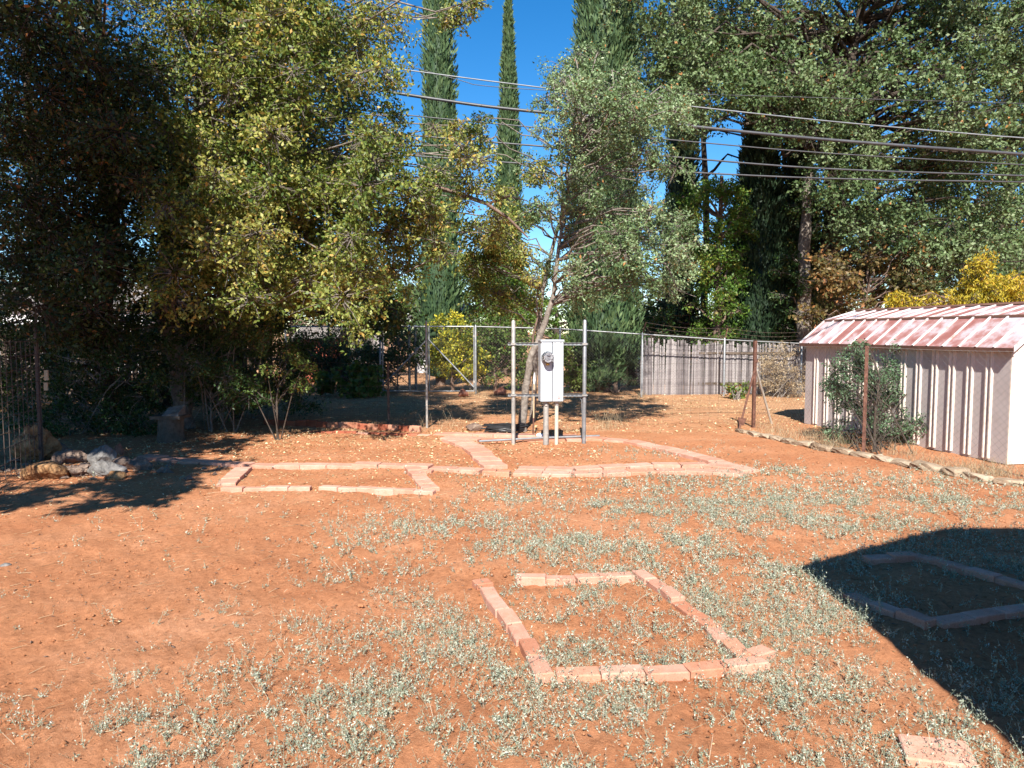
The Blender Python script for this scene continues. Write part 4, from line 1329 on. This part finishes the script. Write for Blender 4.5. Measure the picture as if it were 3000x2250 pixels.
clE = region([(-200, 250, 520, 930)], 46, (14.5, 18), (.7, 1.1))
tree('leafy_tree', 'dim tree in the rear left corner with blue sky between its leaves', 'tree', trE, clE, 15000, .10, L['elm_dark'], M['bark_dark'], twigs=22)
# tree outside the frame on the left whose crown shades the left side
trS = [(-7.6, 2.4, 0, .3), (-7.6, 2.5, 3, .25), (-7.4, 2.6, 7, .18), (-7.2, 2.6, 12, .08)]
clS = []
for k in range(120):
    u = Vector((rnd.gauss(0, 1), rnd.gauss(0, 1), rnd.gauss(0, 1))).normalized() * (rnd.random() ** .4)
    clS.append((-8.4 + u.x * 3.6, 2.9 + u.y * 3.2, 8.6 + u.z * 5.4, rnd.uniform(.7, 1.0)))
for k in range(95):          # low outer boughs, added where their shade should fall
    z = rnd.uniform(3.4, 5.4); sy = rnd.uniform(6.9, 11.5)
    clS.append((rnd.uniform(-8.4, -3.9), sy - 1.105 * z, z, rnd.uniform(.3, .6)))
clS = [c for c in clS if ((c[0] + .078 * c[2] + 5.3) / 1.1) ** 2 + ((c[1] + 1.105 * c[2] - 8.5) / 1.0) ** 2 > 1]   # gap shaped in the crown to let sun onto the flat-topped boulder
clS = [c for c in clS if not (c[1] > 0 and abs(c[0]) < .72 * c[1] + c[3] * 1.3 and c[2] - c[3] < CAMH + .47 * c[1])]
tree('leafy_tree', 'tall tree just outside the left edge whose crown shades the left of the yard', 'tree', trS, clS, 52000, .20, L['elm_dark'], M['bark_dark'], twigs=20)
# undergrowth stems under the left trees
def shrub(label, bpx, bpy, rects, n, D, r, nl, ls, mat, stems=7, bark='bark_grey', name='shrub', group=None, cat='shrub', twigs=16, aspect=.5, spread=.35, tintr=(0, 1), limb_r=.012):
    b = P(bpx, bpy)
    cl = region(rects, n, D, r)
    cc = [Vector(c[:3]) for c in cl]
    t2 = []
    for k in range(stems):
        c = cc[k % len(cc)]
        s0 = Vector((b.x + rnd.uniform(-1, 1) * spread, b.y + rnd.uniform(-1, 1) * spread * .6, -.03))
        m1 = s0.lerp(c, .5) + Vector((rnd.uniform(-.1, .1), rnd.uniform(-.1, .1), .15))
        t2.append([(s0.x, s0.y, s0.z, .011), (m1.x, m1.y, m1.z, .008), (c.x, c.y, c.z, .003)])
    top = max(c[2] for c in cl)
    return tree(name, label, cat, [(b.x, b.y, 0, .02), (b.x, b.y, top * .4, .015), (b.x + .05, b.y, top * .7, .006)], cl, nl, ls, mat, M[bark],
                twigs=twigs, limb_r=limb_r, trunk2=t2, group=group, aspect=aspect, tintr=tintr, twig_r=.0025)
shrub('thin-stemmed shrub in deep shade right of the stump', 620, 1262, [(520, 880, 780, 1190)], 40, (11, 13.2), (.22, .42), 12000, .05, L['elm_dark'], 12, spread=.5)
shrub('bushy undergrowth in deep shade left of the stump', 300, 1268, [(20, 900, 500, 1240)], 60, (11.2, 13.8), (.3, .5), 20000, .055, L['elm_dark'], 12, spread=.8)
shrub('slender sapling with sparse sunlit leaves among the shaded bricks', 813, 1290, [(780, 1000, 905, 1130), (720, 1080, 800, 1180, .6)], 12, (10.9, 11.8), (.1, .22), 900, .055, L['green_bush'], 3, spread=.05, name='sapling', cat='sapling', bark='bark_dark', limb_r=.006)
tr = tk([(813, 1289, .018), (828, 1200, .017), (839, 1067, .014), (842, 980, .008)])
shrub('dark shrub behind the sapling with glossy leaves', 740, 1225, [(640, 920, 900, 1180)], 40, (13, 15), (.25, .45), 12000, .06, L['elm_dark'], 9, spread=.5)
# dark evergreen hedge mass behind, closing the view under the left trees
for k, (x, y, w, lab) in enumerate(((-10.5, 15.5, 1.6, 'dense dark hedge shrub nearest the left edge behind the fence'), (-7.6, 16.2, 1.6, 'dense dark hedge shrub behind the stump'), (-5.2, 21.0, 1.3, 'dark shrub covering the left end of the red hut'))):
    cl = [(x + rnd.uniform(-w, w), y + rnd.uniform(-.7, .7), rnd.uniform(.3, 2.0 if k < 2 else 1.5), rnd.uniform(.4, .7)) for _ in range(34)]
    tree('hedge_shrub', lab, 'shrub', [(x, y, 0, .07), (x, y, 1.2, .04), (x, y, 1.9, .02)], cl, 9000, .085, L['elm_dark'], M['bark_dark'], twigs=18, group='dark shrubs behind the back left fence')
shrub('broad-leaved green plant in front of the back left fence', 1010, 1150, [(930, 1075, 1110, 1140)], 16, (18.3, 19.2), (.15, .3), 900, .14, L['green_bush'], 6, aspect=.85, spread=.6, name='vine_plant', cat='plant', tintr=(.2, .7))
shrub('dark leafy vine climbing the left gate leaf', 1165, 1150, [(1060, 975, 1215, 1130)], 24, (19.9, 21), (.3, .5), 3800, .10, L['elm_dark'], 8, spread=.6, name='vine_plant', cat='plant')

# leaning grey-green tree behind the meter
trM = tk([(1528, 1262, .072), (1542, 1134, .062), (1558, 1043, .056), (1597, 945, .048), (1622, 860, .038), (1640, 700, .028), (1668, 520, .02), (1700, 360, .012)])
clM = region([(1620, 130, 1860, 420), (1540, 280, 1990, 620, 1.2), (1660, 600, 2000, 850, 1.2), (1560, 560, 1700, 860, .3), (1900, 640, 2030, 880, .4), (1480, 220, 1620, 420, .3)], 110, (10.8, 14.2), (.2, .5))
tree('leaning_tree', 'slim leaning tree with small grey-green leaves right behind the white meter box', 'tree', trM, clM, 50000, .052, L['silver'], M['bark_grey'], hero=True,
     twigs=18, limb_r=.018, droop=.4,
     extra=[([PD(1560, 1035, 12.4), PD(1562, 985, 12.4), PD(1575, 930, 12.4), PD(1572, 860, 12.4)], [.022, .02, .016, .01], M['bark_brown']),
            ([PD(1900, 700, 12), PD(1960, 790, 11.9), PD(1985, 850, 11.9), PD(2040, 870, 11.9)], [.014, .01, .007, .003], M['bark_grey'])])
# airy crown piece left of it, over the sky
trN = tk([(1560, 1235, .05), (1570, 1050, .045), (1590, 850, .04), (1650, 600, .03), (1640, 400, .015)])
clN = region([(1370, 330, 1440, 560, .7), (1380, 620, 1580, 900, 1.1), (1540, 480, 1600, 700, .5)], 40, (12.5, 14.5), (.22, .42))
tree('leafy_tree', 'airy yellow-green tree leaning over the sky gap left of the meter box', 'tree', trN, clN, 17000, .058, L['elm'], M['bark_grey'], twigs=26, limb_r=.014)

# cypresses
cypress('cypress column left of the sky gap, cut off by the top of the frame', 1290, 23, -900, 66, L['cypress'], 17000, seed=1)
cypress('cypress with its pointed tip showing whole in the sky gap', 1490, 28, -12, 48, L['cypress'], 15000, seed=2)
cypress('broad cypress right of the sky gap behind the meter tree', 1768, 20.5, -1300, 108, L['cypress'], 38000, seed=3)
cypress('slim cypress with a dark foot left of the fresh green tree', 1990, 25, -500, 52, L['cypress_dark'], 14000, seed=4)
cypress('dark cypress standing left of the big oak trunk', 2215, 22, 60, 100, L['cypress_dark'], 20000, seed=5)
cypress('dark cypress touching the big oak trunk', 2325, 23, 180, 88, L['cypress_dark'], 17000, seed=6)

# big oak on the right
bx_, D_o = 2440, 21.0
o0 = PD(bx_, 1100, D_o)
trO = [(o0.x, D_o, 0, .33)] + [(*PD(px, py, D_o), r) for px, py, r in ((2440, 900, .30), (2432, 700, .26), (2470, 420, .22), (2478, 240, .18), (2520, 60, .12), (2540, -200, .06))]
clO = region([(1900, 60, 2450, 330, 1.1), (2250, 0, 3050, 420, 1.2), (2420, 400, 3050, 800, 1.05), (2250, 380, 2440, 640, .7), (2150, 300, 2330, 420, .8), (1980, 60, 2250, 400, .5), (2750, 0, 3050, 500, .8), (1880, 20, 2300, 380, 1.0)], 235, (17.2, 23), (.6, 1.05))
clO += region([(1850, -700, 3100, 20)], 60, (17, 24), (.9, 1.4))
br = [[PD(2478, 250, D_o), PD(2420, 140, 20.4), PD(2370, 110, 20)], [PD(2474, 330, D_o), PD(2560, 300, 20), PD(2730, 235, 19.3)], [PD(2450, 500, D_o), PD(2330, 380, 20), PD(2140, 310, 19)]]
tree('oak_tree', 'huge grey-green oak with a thick dark trunk filling the upper right', 'oak tree', trO, clO, 158000, .095, L['oak'], M['bark_dark'],
     twigs=24, limb_r=.07, aspect=.6, extra=[(b_, [.13, .09, .05], M['bark_dark']) for b_ in br])
o1 = PD(2905, 1100, 24.0)
trO2 = [(o1.x, 24, 0, .25), (o1.x, 24, 3.5, .2), (o1.x + .3, 24, 7, .14), (o1.x + .3, 24, 10, .05)]
clO2 = region([(2600, 480, 3150, 850), (2450, 600, 2700, 800, .4)], 60, (22, 27), (.7, 1.1))
tree('oak_tree', 'second oak behind the big one, above the golden tree', 'oak tree', trO2, clO2, 34000, .11, L['oak'], M['bark_dark'], twigs=22, aspect=.6, tintr=(0, .7))
# dark branch mass top centre right
o2 = PD(2060, 1100, 26.0)
trO3 = [(o2.x, 26, 0, .13), (o2.x, 26, 6, .11), (o2.x - .3, 26, 11, .08), (o2.x - .2, 26, 15, .04)]
clO3 = region([(1860, -200, 2250, 260), (2050, 280, 2230, 420, .5), (2060, 400, 2240, 520, .35)], 48, (24, 28), (.6, 1.1))
tree('oak_tree', 'dark thin-crowned oak seen against the sky between the cypresses', 'oak tree', trO3, clO3, 15000, .10, L['cypress_dark'], M['bark_dark'], twigs=24, aspect=.6, limb_r=.06,
     extra=[([PD(2070, 200, 26), PD(2120, 100, 26), PD(2050, -20, 26)], [.09, .07, .04], M['bark_dark'])])
# second, grey trunk beside the paling fence end
o3 = PD(2355, 1100, 20.5)
tree('ivy_tree', 'grey ivy-wrapped trunk rising behind the left end of the shed', 'tree', [(o3.x, 20.5, 0, .22), (o3.x - .05, 20.5, 2, .2), (o3.x - .1, 20.5, 3.6, .17), (o3.x, 20.5, 6, .1)],
     region([(2270, 600, 2420, 960)], 24, (20.2, 21.5), (.3, .5)), 6000, .09, L['elm_dark'], M['bark_grey'], twigs=16)
# others
def bigbush(label, px, D, rects, n, Dr, r, nl, ls, mat, name='bush', cat='bush', bark='bark_brown', h=1.5, group=None, twigs=20, aspect=.5, tintr=(0, 1), trr=.05):
    c = PD(px, 1000, D)
    return tree(name, label, cat, [(c.x, D, 0, trr), (c.x, D, h * .5, trr * .8), (c.x + .05, D, h, trr * .4)], region(rects, n, Dr, r), nl, ls, mat, M[bark], twigs=twigs, aspect=aspect, group=group, tintr=tintr, limb_r=trr * .4)
bigbush('fresh green tree with yellow top between two dark cypresses', 2100, 21, [(2010, 530, 2190, 760), (2025, 700, 2170, 1000)], 64, (20.3, 21.9), (.3, .55), 20000, .085, L['bright'], 'leafy_tree', 'tree', h=6, trr=.12)
bigbush('small tree with orange-brown turning leaves left of the golden tree', 2530, 18, [(2400, 700, 2740, 900), (2380, 880, 2500, 960, .6)], 34, (17, 19.2), (.3, .6), 8500, .10, L['orange'], 'leafy_tree', 'tree', h=2.6, aspect=.6)
c = PD(2860, 1000, 15.5)
def gold():
    cl = region([(2640, 865, 3080, 930), (2760, 810, 3060, 900), (2840, 750, 2900, 860, 1.6), (2940, 790, 3000, 860, 1.2), (3000, 820, 3100, 880)], 62, (14.6, 16.2), (.14, .34))
    return tree('peach_tree', 'golden-leaved peach tree rising over the shed roof', 'tree', [(c.x, 15.5, 0, .08), (c.x, 15.5, 1, .06), (c.x + .1, 15.5, 2, .03)], cl, 16000, .085, L['yellow'], M['bark_brown'], twigs=20, aspect=.3, limb_r=.02, droop=.5, bend_t=.5)
gold()
bigbush('bright yellow-blossomed bush behind the right leaf of the gate', 1325, 20.3, [(1275, 940, 1400, 1090), (1330, 915, 1400, 980), (1270, 1000, 1400, 1110)], 40, (19.9, 20.9), (.25, .45), 15000, .065, L['yellow_bush'], aspect=.6, h=1.3)
bigbush('green bush with a few red leaves left of the meter box beyond the fence', 1450, 20.5, [(1390, 990, 1560, 1120), (1400, 900, 1540, 1020, .8)], 44, (20.2, 21.6), (.28, .5), 12000, .075, L['green_bush'], aspect=.55, h=1.5)
bigbush('pale green bush right of the meter box beyond the fence', 1690, 20.4, [(1640, 980, 1745, 1120)], 26, (20, 21.2), (.25, .45), 8000, .075, L['green_bush'], h=1.3, tintr=(.35, .9))
bigbush('feathery young cypress spreading low behind the chain link', 1805, 20.2, [(1750, 900, 1860, 1130), (1740, 1000, 1875, 1130)], 44, (20, 20.9), (.22, .4), 20000, .06, L['cypress'], aspect=.3, h=2.0, tintr=(.3, 1))
bigbush('yellow-green tree far behind above the meter box', 1480, 27, [(1380, 780, 1620, 940), (1330, 860, 1500, 960)], 36, (25.5, 28.5), (.4, .8), 12000, .10, L['bright'], 'leafy_tree', 'tree', h=2.6, tintr=(0, .8))
bigbush('round green tree far behind above the back left fence', 1000, 27, [(700, 760, 1280, 960)], 60, (24.5, 29), (.6, 1.0), 16000, .12, L['green_bush'], 'leafy_tree', 'tree', h=3.2)
bigbush('low dark shrubs growing just behind the grey palings', 2060, 24, [(1880, 900, 2340, 1010), (1890, 940, 2330, 1080)], 60, (21.5, 26), (.4, .7), 16000, .10, L['elm_dark'], 'shrub', 'shrub', h=1.5)
bigbush('dim green shrub behind the chain link right of the meter tree', 1900, 27, [(1840, 880, 2000, 1060)], 30, (25, 29), (.5, .8), 8000, .11, L['elm_dark'], 'shrub', 'shrub', h=1.8)
# shed-side bush
p = P(2560, 1335)
shrub('straggly bluish-green bush growing through the fence in front of the shed', 2560, 1322, [(2400, 1130, 2680, 1300, 1.0), (2500, 1010, 2640, 1180, .8), (2430, 1000, 2520, 1150, .5), (2640, 1230, 2720, 1290, .6), (2440, 880, 2460, 1000, .2)],
      72, (10.45, 11.4), (.1, .24), 10500, .042, L['shed_bush'], 9, spread=.5, cat='bush', name='bush', bark='bark_dark', twigs=16, limb_r=.003)
# dry vine tangle on the back fence, right of the rusty post
shrub('tan dry vine tangled over the chain link right of the rusty post', 2290, 1163, [(2232, 1020, 2350, 1150)], 24, (18.4, 19.1), (.2, .32), 5500, .055, L['straw'], 14, spread=.6, name='dry_vine', cat='vine', twigs=30, aspect=.2)
shrub('small leafy sucker sprouting at the foot of the palings', 2160, 1172, [(2135, 1110, 2185, 1165)], 7, (18.0, 18.5), (.1, .2), 500, .085, L['green_bush'], 5, spread=.12, name='sapling', cat='sapling', aspect=.6)
# distant tree line closing the gaps
far = [(-22, 40, 5, 'L', 'leftmost tree of the distant line'), (-13, 44, 5, 'L', 'distant tree glimpsed through the dark left trees'), (-5, 42, 4.5, 'R', 'distant tree behind the left cypress'), (3, 50, 4, 'R', 'low distant tree behind the leaning meter tree'),
       (9, 44, 5.5, 'R', 'distant tree filling behind the fresh green one'), (16, 40, 7, 'R', 'distant tree behind the dark cypresses'), (23, 38, 8, 'R', 'distant tree behind the big oak'), (30, 40, 8, 'R', 'rightmost tree of the distant line')]
for (x, y, hh, s_, lab) in far:
    cl = [(x + rnd.uniform(-4, 4), y + rnd.uniform(-1.5, 1.5), rnd.uniform(.8, hh), rnd.uniform(.8, 1.5)) for _ in range(40)]
    tree('distant_tree', lab, 'tree', [(x, y, 0, .25), (x, y, hh * .5, .18), (x, y, hh * .8, .08)], cl, 4500, .28, L['elm_dark'] if s_ == 'L' else L['green_bush'], M['bark_dark'], twigs=14, group='distant tree line', tintr=(0, .7), limb_r=.06)

# ------------------------------------------------------------------ ground cover: weeds, litter, straw, clods
def dens_weed(x, y):
    """chance of a weed growing at a place in the yard (metres)"""
    d = np.zeros_like(x)
    def blob(px, py, sx, sy, a):
        c = P(px, py)
        nonlocal d
        d = d + a * np.exp(-(((x - c.x) / sx) ** 2 + ((y - c.y) / sy) ** 2))
    blob(1850, 1750, .9, 1.3, .75)     # in and around the near rectangle
    blob(1420, 1950, .4, .8, .28)
    blob(1850, 2150, 1.1, .6, .75)
    blob(2300, 1900, .5, 1.1, .75)
    blob(2650, 2100, .6, .6, .7)
    blob(2750, 1720, 1.1, 1.1, .6)     # house shadow
    blob(2050, 1440, 1.7, .9, .75)     # middle right band
    blob(2550, 1480, 1.7, .9, .75)
    blob(1700, 1440, 1.0, .5, .5)
    blob(2250, 1620, 1.1, .8, .65)
    blob(1250, 1590, .6, .8, .42)
    blob(1100, 2050, .6, .6, .12)
    blob(330, 2130, .75, .34, .6)     # bottom left patch
    blob(950, 2150, .6, .4, .25)
    blob(1950, 1335, 1.0, .5, .55)
    blob(2350, 1395, 1.0, .5, .5)
    blob(600, 1900, 1.2, .8, .05)
    c = P(1300, 1800)
    d = d + .22 * (y < 8.9) * np.clip((x + 1.7) / 1.3, .08, 1)
    n = vnoise(x * 1.6, y * 1.6, 31) * .34 + vnoise(x * 5, y * 5, 32) * .36 + vnoise(x * 13, y * 13, 33) * .3
    d = d * np.clip((n - .40) * 5.5, .08, 1.5)
    # the bare strips: left soil, strip beside the edging
    return np.clip(d, 0, 1)

def scatter(n, y0, y1, f, power=1.0):
    """random places in the view wedge between distances y0 and y1, thinned by f"""
    y = np.sqrt(rng.uniform(y0 ** 2, y1 ** 2, n)); x = rng.uniform(-.78, .78, n) * y
    k = rng.uniform(0, 1, n) < f(x, y)
    return x[k], y[k]

def weeds():
    parts_v = []; tints = []; stems0 = []; stems1 = []
    for (y0, y1, n, nleaf, ls) in ((2.4, 4.6, 11500, 26, .0092), (4.6, 7.2, 17000, 18, .0122), (7.2, 12.6, 24000, 11, .018)):
        x, y = scatter(n, y0, y1, dens_weed)
        m = len(x)
        z = gz(x, y)
        ns = 3 if y1 < 7.3 else 2
        for s_ in range(ns):
            hgt = rng.uniform(.018, .062, m) * rng.choice([.7, 1, 1.2, 1.7], m)
            lean = rng.normal(size=(m, 2)) * .5
            b = np.stack([x + rng.normal(size=m) * .012, y + rng.normal(size=m) * .012, z - .004], 1)
            tip = b + np.stack([lean[:, 0] * hgt, lean[:, 1] * hgt, hgt], 1)
            stems0.append(b); stems1.append(tip)
            k = max(2, nleaf // ns)
            f = rng.uniform(.08, 1.0, (m, k, 1))
            p = b[:, None] * (1 - f) + tip[:, None] * f + rng.normal(size=(m, k, 3)) * .0035
            p = p.reshape(-1, 3)
            v, _ = leaf_geo(p, ls * rng.uniform(.7, 1.5, (m, 1)).repeat(k, 0).ravel(), .42, up=(0, 0, 1), upw=.25)
            parts_v.append(v)
            tp = rng.uniform(.1, .75, (m, 1)).repeat(k, 0).ravel() + rng.normal(size=m * k) * .16
            tints.append(np.clip(tp, 0, 1))
    x, y = scatter(2600, 2.4, 8.5, lambda x, y: np.clip(dens_weed(x, y) * 1.1, 0, 1) * .6)
    m = len(x); z = gz(x, y)
    for s_ in range(2):
        hgt = rng.uniform(.07, .15, m); lean = rng.normal(size=(m, 2)) * .28
        b = np.stack([x + rng.normal(size=m) * .015, y + rng.normal(size=m) * .015, z - .004], 1)
        tip = b + np.stack([lean[:, 0] * hgt, lean[:, 1] * hgt, hgt], 1)
        stems0.append(b); stems1.append(tip)
        f = np.linspace(.15, 1, 13)[None, :, None] + rng.uniform(-.03, .03, (m, 13, 1))
        p = (b[:, None] * (1 - f) + tip[:, None] * f).reshape(-1, 3)
        v, _ = leaf_geo(p, np.full(len(p), .017), .36, up=(0, 0, 1), upw=.4)
        parts_v.append(v); tints.append(np.clip(rng.normal(size=len(p)) * .15 + .42, 0, 1))
    V = np.concatenate(parts_v); T_ = np.concatenate(tints)
    Q = np.arange(len(V)).reshape(-1, 4)
    s0 = np.concatenate(stems0); s1 = np.concatenate(stems1)
    # stems as thin flat blades crossing the leaves
    n = len(s0)
    side = unit(np.cross(s1 - s0, rng.normal(size=(n, 3)))) * .0009
    SV = np.stack([s0 - side, s0 + side, s1 + side * .5, s1 - side * .5], 1).reshape(-1, 3)
    SQ = np.arange(4 * n).reshape(n, 4)
    V2, Q2 = join([(V, Q), (SV, SQ)])
    T2 = np.concatenate([T_, np.where(rng.uniform(size=n) < .2, .97, .25)])
    o = link('weeds', npmesh('weeds', V2, Q2, L['weed'], T2))
    tag(o, 'low grey-green weeds sprawling over the red soil', 'weeds', kind='stuff')
    print('weed leaves', len(Q), 'stems', n)
weeds()

def litter():
    def fl(x, y):
        d = .04 + 0 * x
        # left rectangle, the strip behind it, under the trees and beyond the wire fence
        d = d + .5 * ((y > 7.6) & (y < 12) & (x < .0)) + .72 * ((y >= 12) & (y < 20))
        d = d + .35 * np.exp(-((x - .3) ** 2 / 1.5 + (y - 9.8) ** 2 / .8))
        n = vnoise(x * 2.2, y * 2.2, 41) * .6 + vnoise(x * 7, y * 7, 42) * .4
        return d * np.clip((n - .3) * 3, .05, 1)
    x, y = scatter(82000, 2.5, 21, fl)
    def fl2(x, y):
        n = vnoise(x * 2.6, y * 2.6, 43) * .6 + vnoise(x * 8, y * 8, 44) * .4
        return (x < 1.2) * np.clip((n - .28) * 2.6, .08, 1) * np.clip((y - 6.0) / 1.6, .08, 1)
    x2, y2 = scatter(34000, 3.5, 12.5, fl2)
    x = np.concatenate([x, x2]); y = np.concatenate([y, y2])
    n = len(x); z = gz(x, y) + .008
    pos = np.stack([x, y, z], 1)
    d = np.stack([rng.normal(size=n), rng.normal(size=n), rng.normal(size=n) * .25], 1); d = unit(d)
    s = unit(np.cross(d, np.array([0, 0, 1.0]) + rng.normal(size=(n, 3)) * .35))
    up = np.cross(s, d)
    Ln = (rng.uniform(.018, .042, n) * np.clip(y / 9, .6, 1.4))[:, None]; W = Ln * rng.uniform(.35, .65, (n, 1))
    v = np.stack([pos, pos + d * Ln * .5 + s * W * .5 + up * Ln * .12, pos + d * Ln + up * Ln * .1, pos + d * Ln * .5 - s * W * .5 + up * Ln * .12], 1).reshape(-1, 3)
    o = link('leaf_litter', npmesh('leaf_litter', v, np.arange(4 * n).reshape(n, 4), L['litter'], np.clip(rng.normal(size=n) * .28 + .55, 0, 1)))
    tag(o, 'pale dead leaves strewn over the soil', 'leaf litter', kind='stuff')
    # twigs and straw
    x, y = scatter(9000, 2.4, 19, lambda x, y: .25 + .5 * (x < -.5) + .3 * (y > 12))
    n = len(x)
    a = np.where(rng.uniform(size=n) < .5, rng.normal(size=n) * .35 + .5, rng.uniform(0, math.pi, n)); ln = rng.uniform(.03, .13, n) * np.clip(y / 7, .6, 1.5)
    p0 = np.stack([x, y, gz(x, y) + .007], 1); p1 = p0 + np.stack([np.cos(a) * ln, np.sin(a) * ln, rng.uniform(-.003, .014, n)], 1)
    v, q = tubes_np(p0, p1, .0016, .001, 3, .05, 1)
    o = link('straw', npmesh('straw', v, q, L['straw'], np.repeat(rng.uniform(0, 1, n), 3)))
    tag(o, 'dry straw and bits of twig scattered on the ground', 'straw', kind='stuff')
    # soil clods and grit
    x, y = scatter(26000, 2.4, 12, lambda x, y: np.clip(vnoise(x * 2, y * 2, 55) * 1.5 - .25, .05, 1) * np.clip(4.5 / y, .1, 1))
    n = len(x); r = rng.uniform(.003, .009, n) * rng.choice([1, 1, 1, 1.8], n)
    octv = np.array([[1, 0, 0], [0, 1, 0], [-1, 0, 0], [0, -1, 0], [0, 0, .8], [0, 0, -.8]], float)
    c = np.stack([x, y, gz(x, y) + r * .5], 1)
    v = (c[:, None] + octv[None] * (r[:, None, None] * rng.uniform(.6, 1.4, (n, 6, 1)))).reshape(-1, 3)
    tri = np.array([[0, 1, 4], [1, 2, 4], [2, 3, 4], [3, 0, 4], [1, 0, 5], [2, 1, 5], [3, 2, 5], [0, 3, 5]])
    q = (tri[None] + (np.arange(n) * 6)[:, None, None]).reshape(-1, 3)
    o = link('soil_clods', npmesh('soil_clods', v, q, M['soil']))
    tag(o, 'crumbs and clods of red earth', 'soil', kind='stuff')
    # pale pebbles and bark chips
    for nm, mt_, cnt, lab in (('pebbles', M['stone'], 2600, 'small pale pebbles scattered over the soil'), ('bark_chips', M['bark_brown'], 2600, 'dark bark chips and woody bits on the soil')):
        x, y = scatter(cnt, 2.4, 12, lambda x, y: np.clip(5 / y, .2, 1))
        n = len(x); r = rng.uniform(.004, .009, n)
        st = np.array([1, 1, .6]) if nm == 'pebbles' else np.array([2.6, .7, .4])
        a = rng.uniform(0, math.pi, n)
        loc = octv[None] * (r[:, None, None] * st * rng.uniform(.6, 1.4, (n, 6, 1)))
        lx = loc[..., 0] * np.cos(a)[:, None] - loc[..., 1] * np.sin(a)[:, None]
        ly = loc[..., 0] * np.sin(a)[:, None] + loc[..., 1] * np.cos(a)[:, None]
        v = np.stack([x[:, None] + lx, y[:, None] + ly, (gz(x, y) + .006)[:, None] + loc[..., 2]], 2).reshape(-1, 3)
        q = (tri[None] + (np.arange(n) * 6)[:, None, None]).reshape(-1, 3)
        o = link(nm, npmesh(nm, v, q, mt_)); tag(o, lab, nm.replace('_', ' '), kind='stuff')
    # dry grass tufts by the fence line
    s0 = []; s1 = []
    for (px, py, k, h_) in ((1790, 1255, 70, .34), (1270, 1262, 26, .3), (1330, 1258, 22, .32), (1660, 1262, 60, .16), (1740, 1262, 50, .16), (1420, 1165, 60, .2), (1380, 1160, 60, .22), (1870, 1166, 60, .2), (1680, 1163, 50, .15),
                             (2380, 1300, 120, .28), (2300, 1282, 90, .25), (2440, 1315, 120, .25), (2870, 1385, 150, .2), (2930, 1395, 140, .2), (2250, 1268, 60, .2), (2800, 1375, 90, .14), (2720, 1355, 90, .16), (2640, 1330, 80, .2)):
        c = P(px, py)
        for _ in range(k):
            b = Vector((c.x + rnd.gauss(0, .16), c.y + rnd.gauss(0, .1), -.01)); hh = h_ * rnd.uniform(.4, 1.1)
            s0.append(b); s1.append(b + Vector((rnd.gauss(0, .35) * hh, rnd.gauss(0, .35) * hh, hh)))
    v, q = tubes_np(np.array(s0), np.array(s1), .002, .0008, 3, .08)
    o = link('dry_grass', npmesh('dry_grass', v, q, L['straw'], np.repeat(rng.uniform(.2, 1, len(s0)), 6)))
    tag(o, 'tufts of bleached dry grass along the fences', 'dry grass', kind='stuff')
litter()
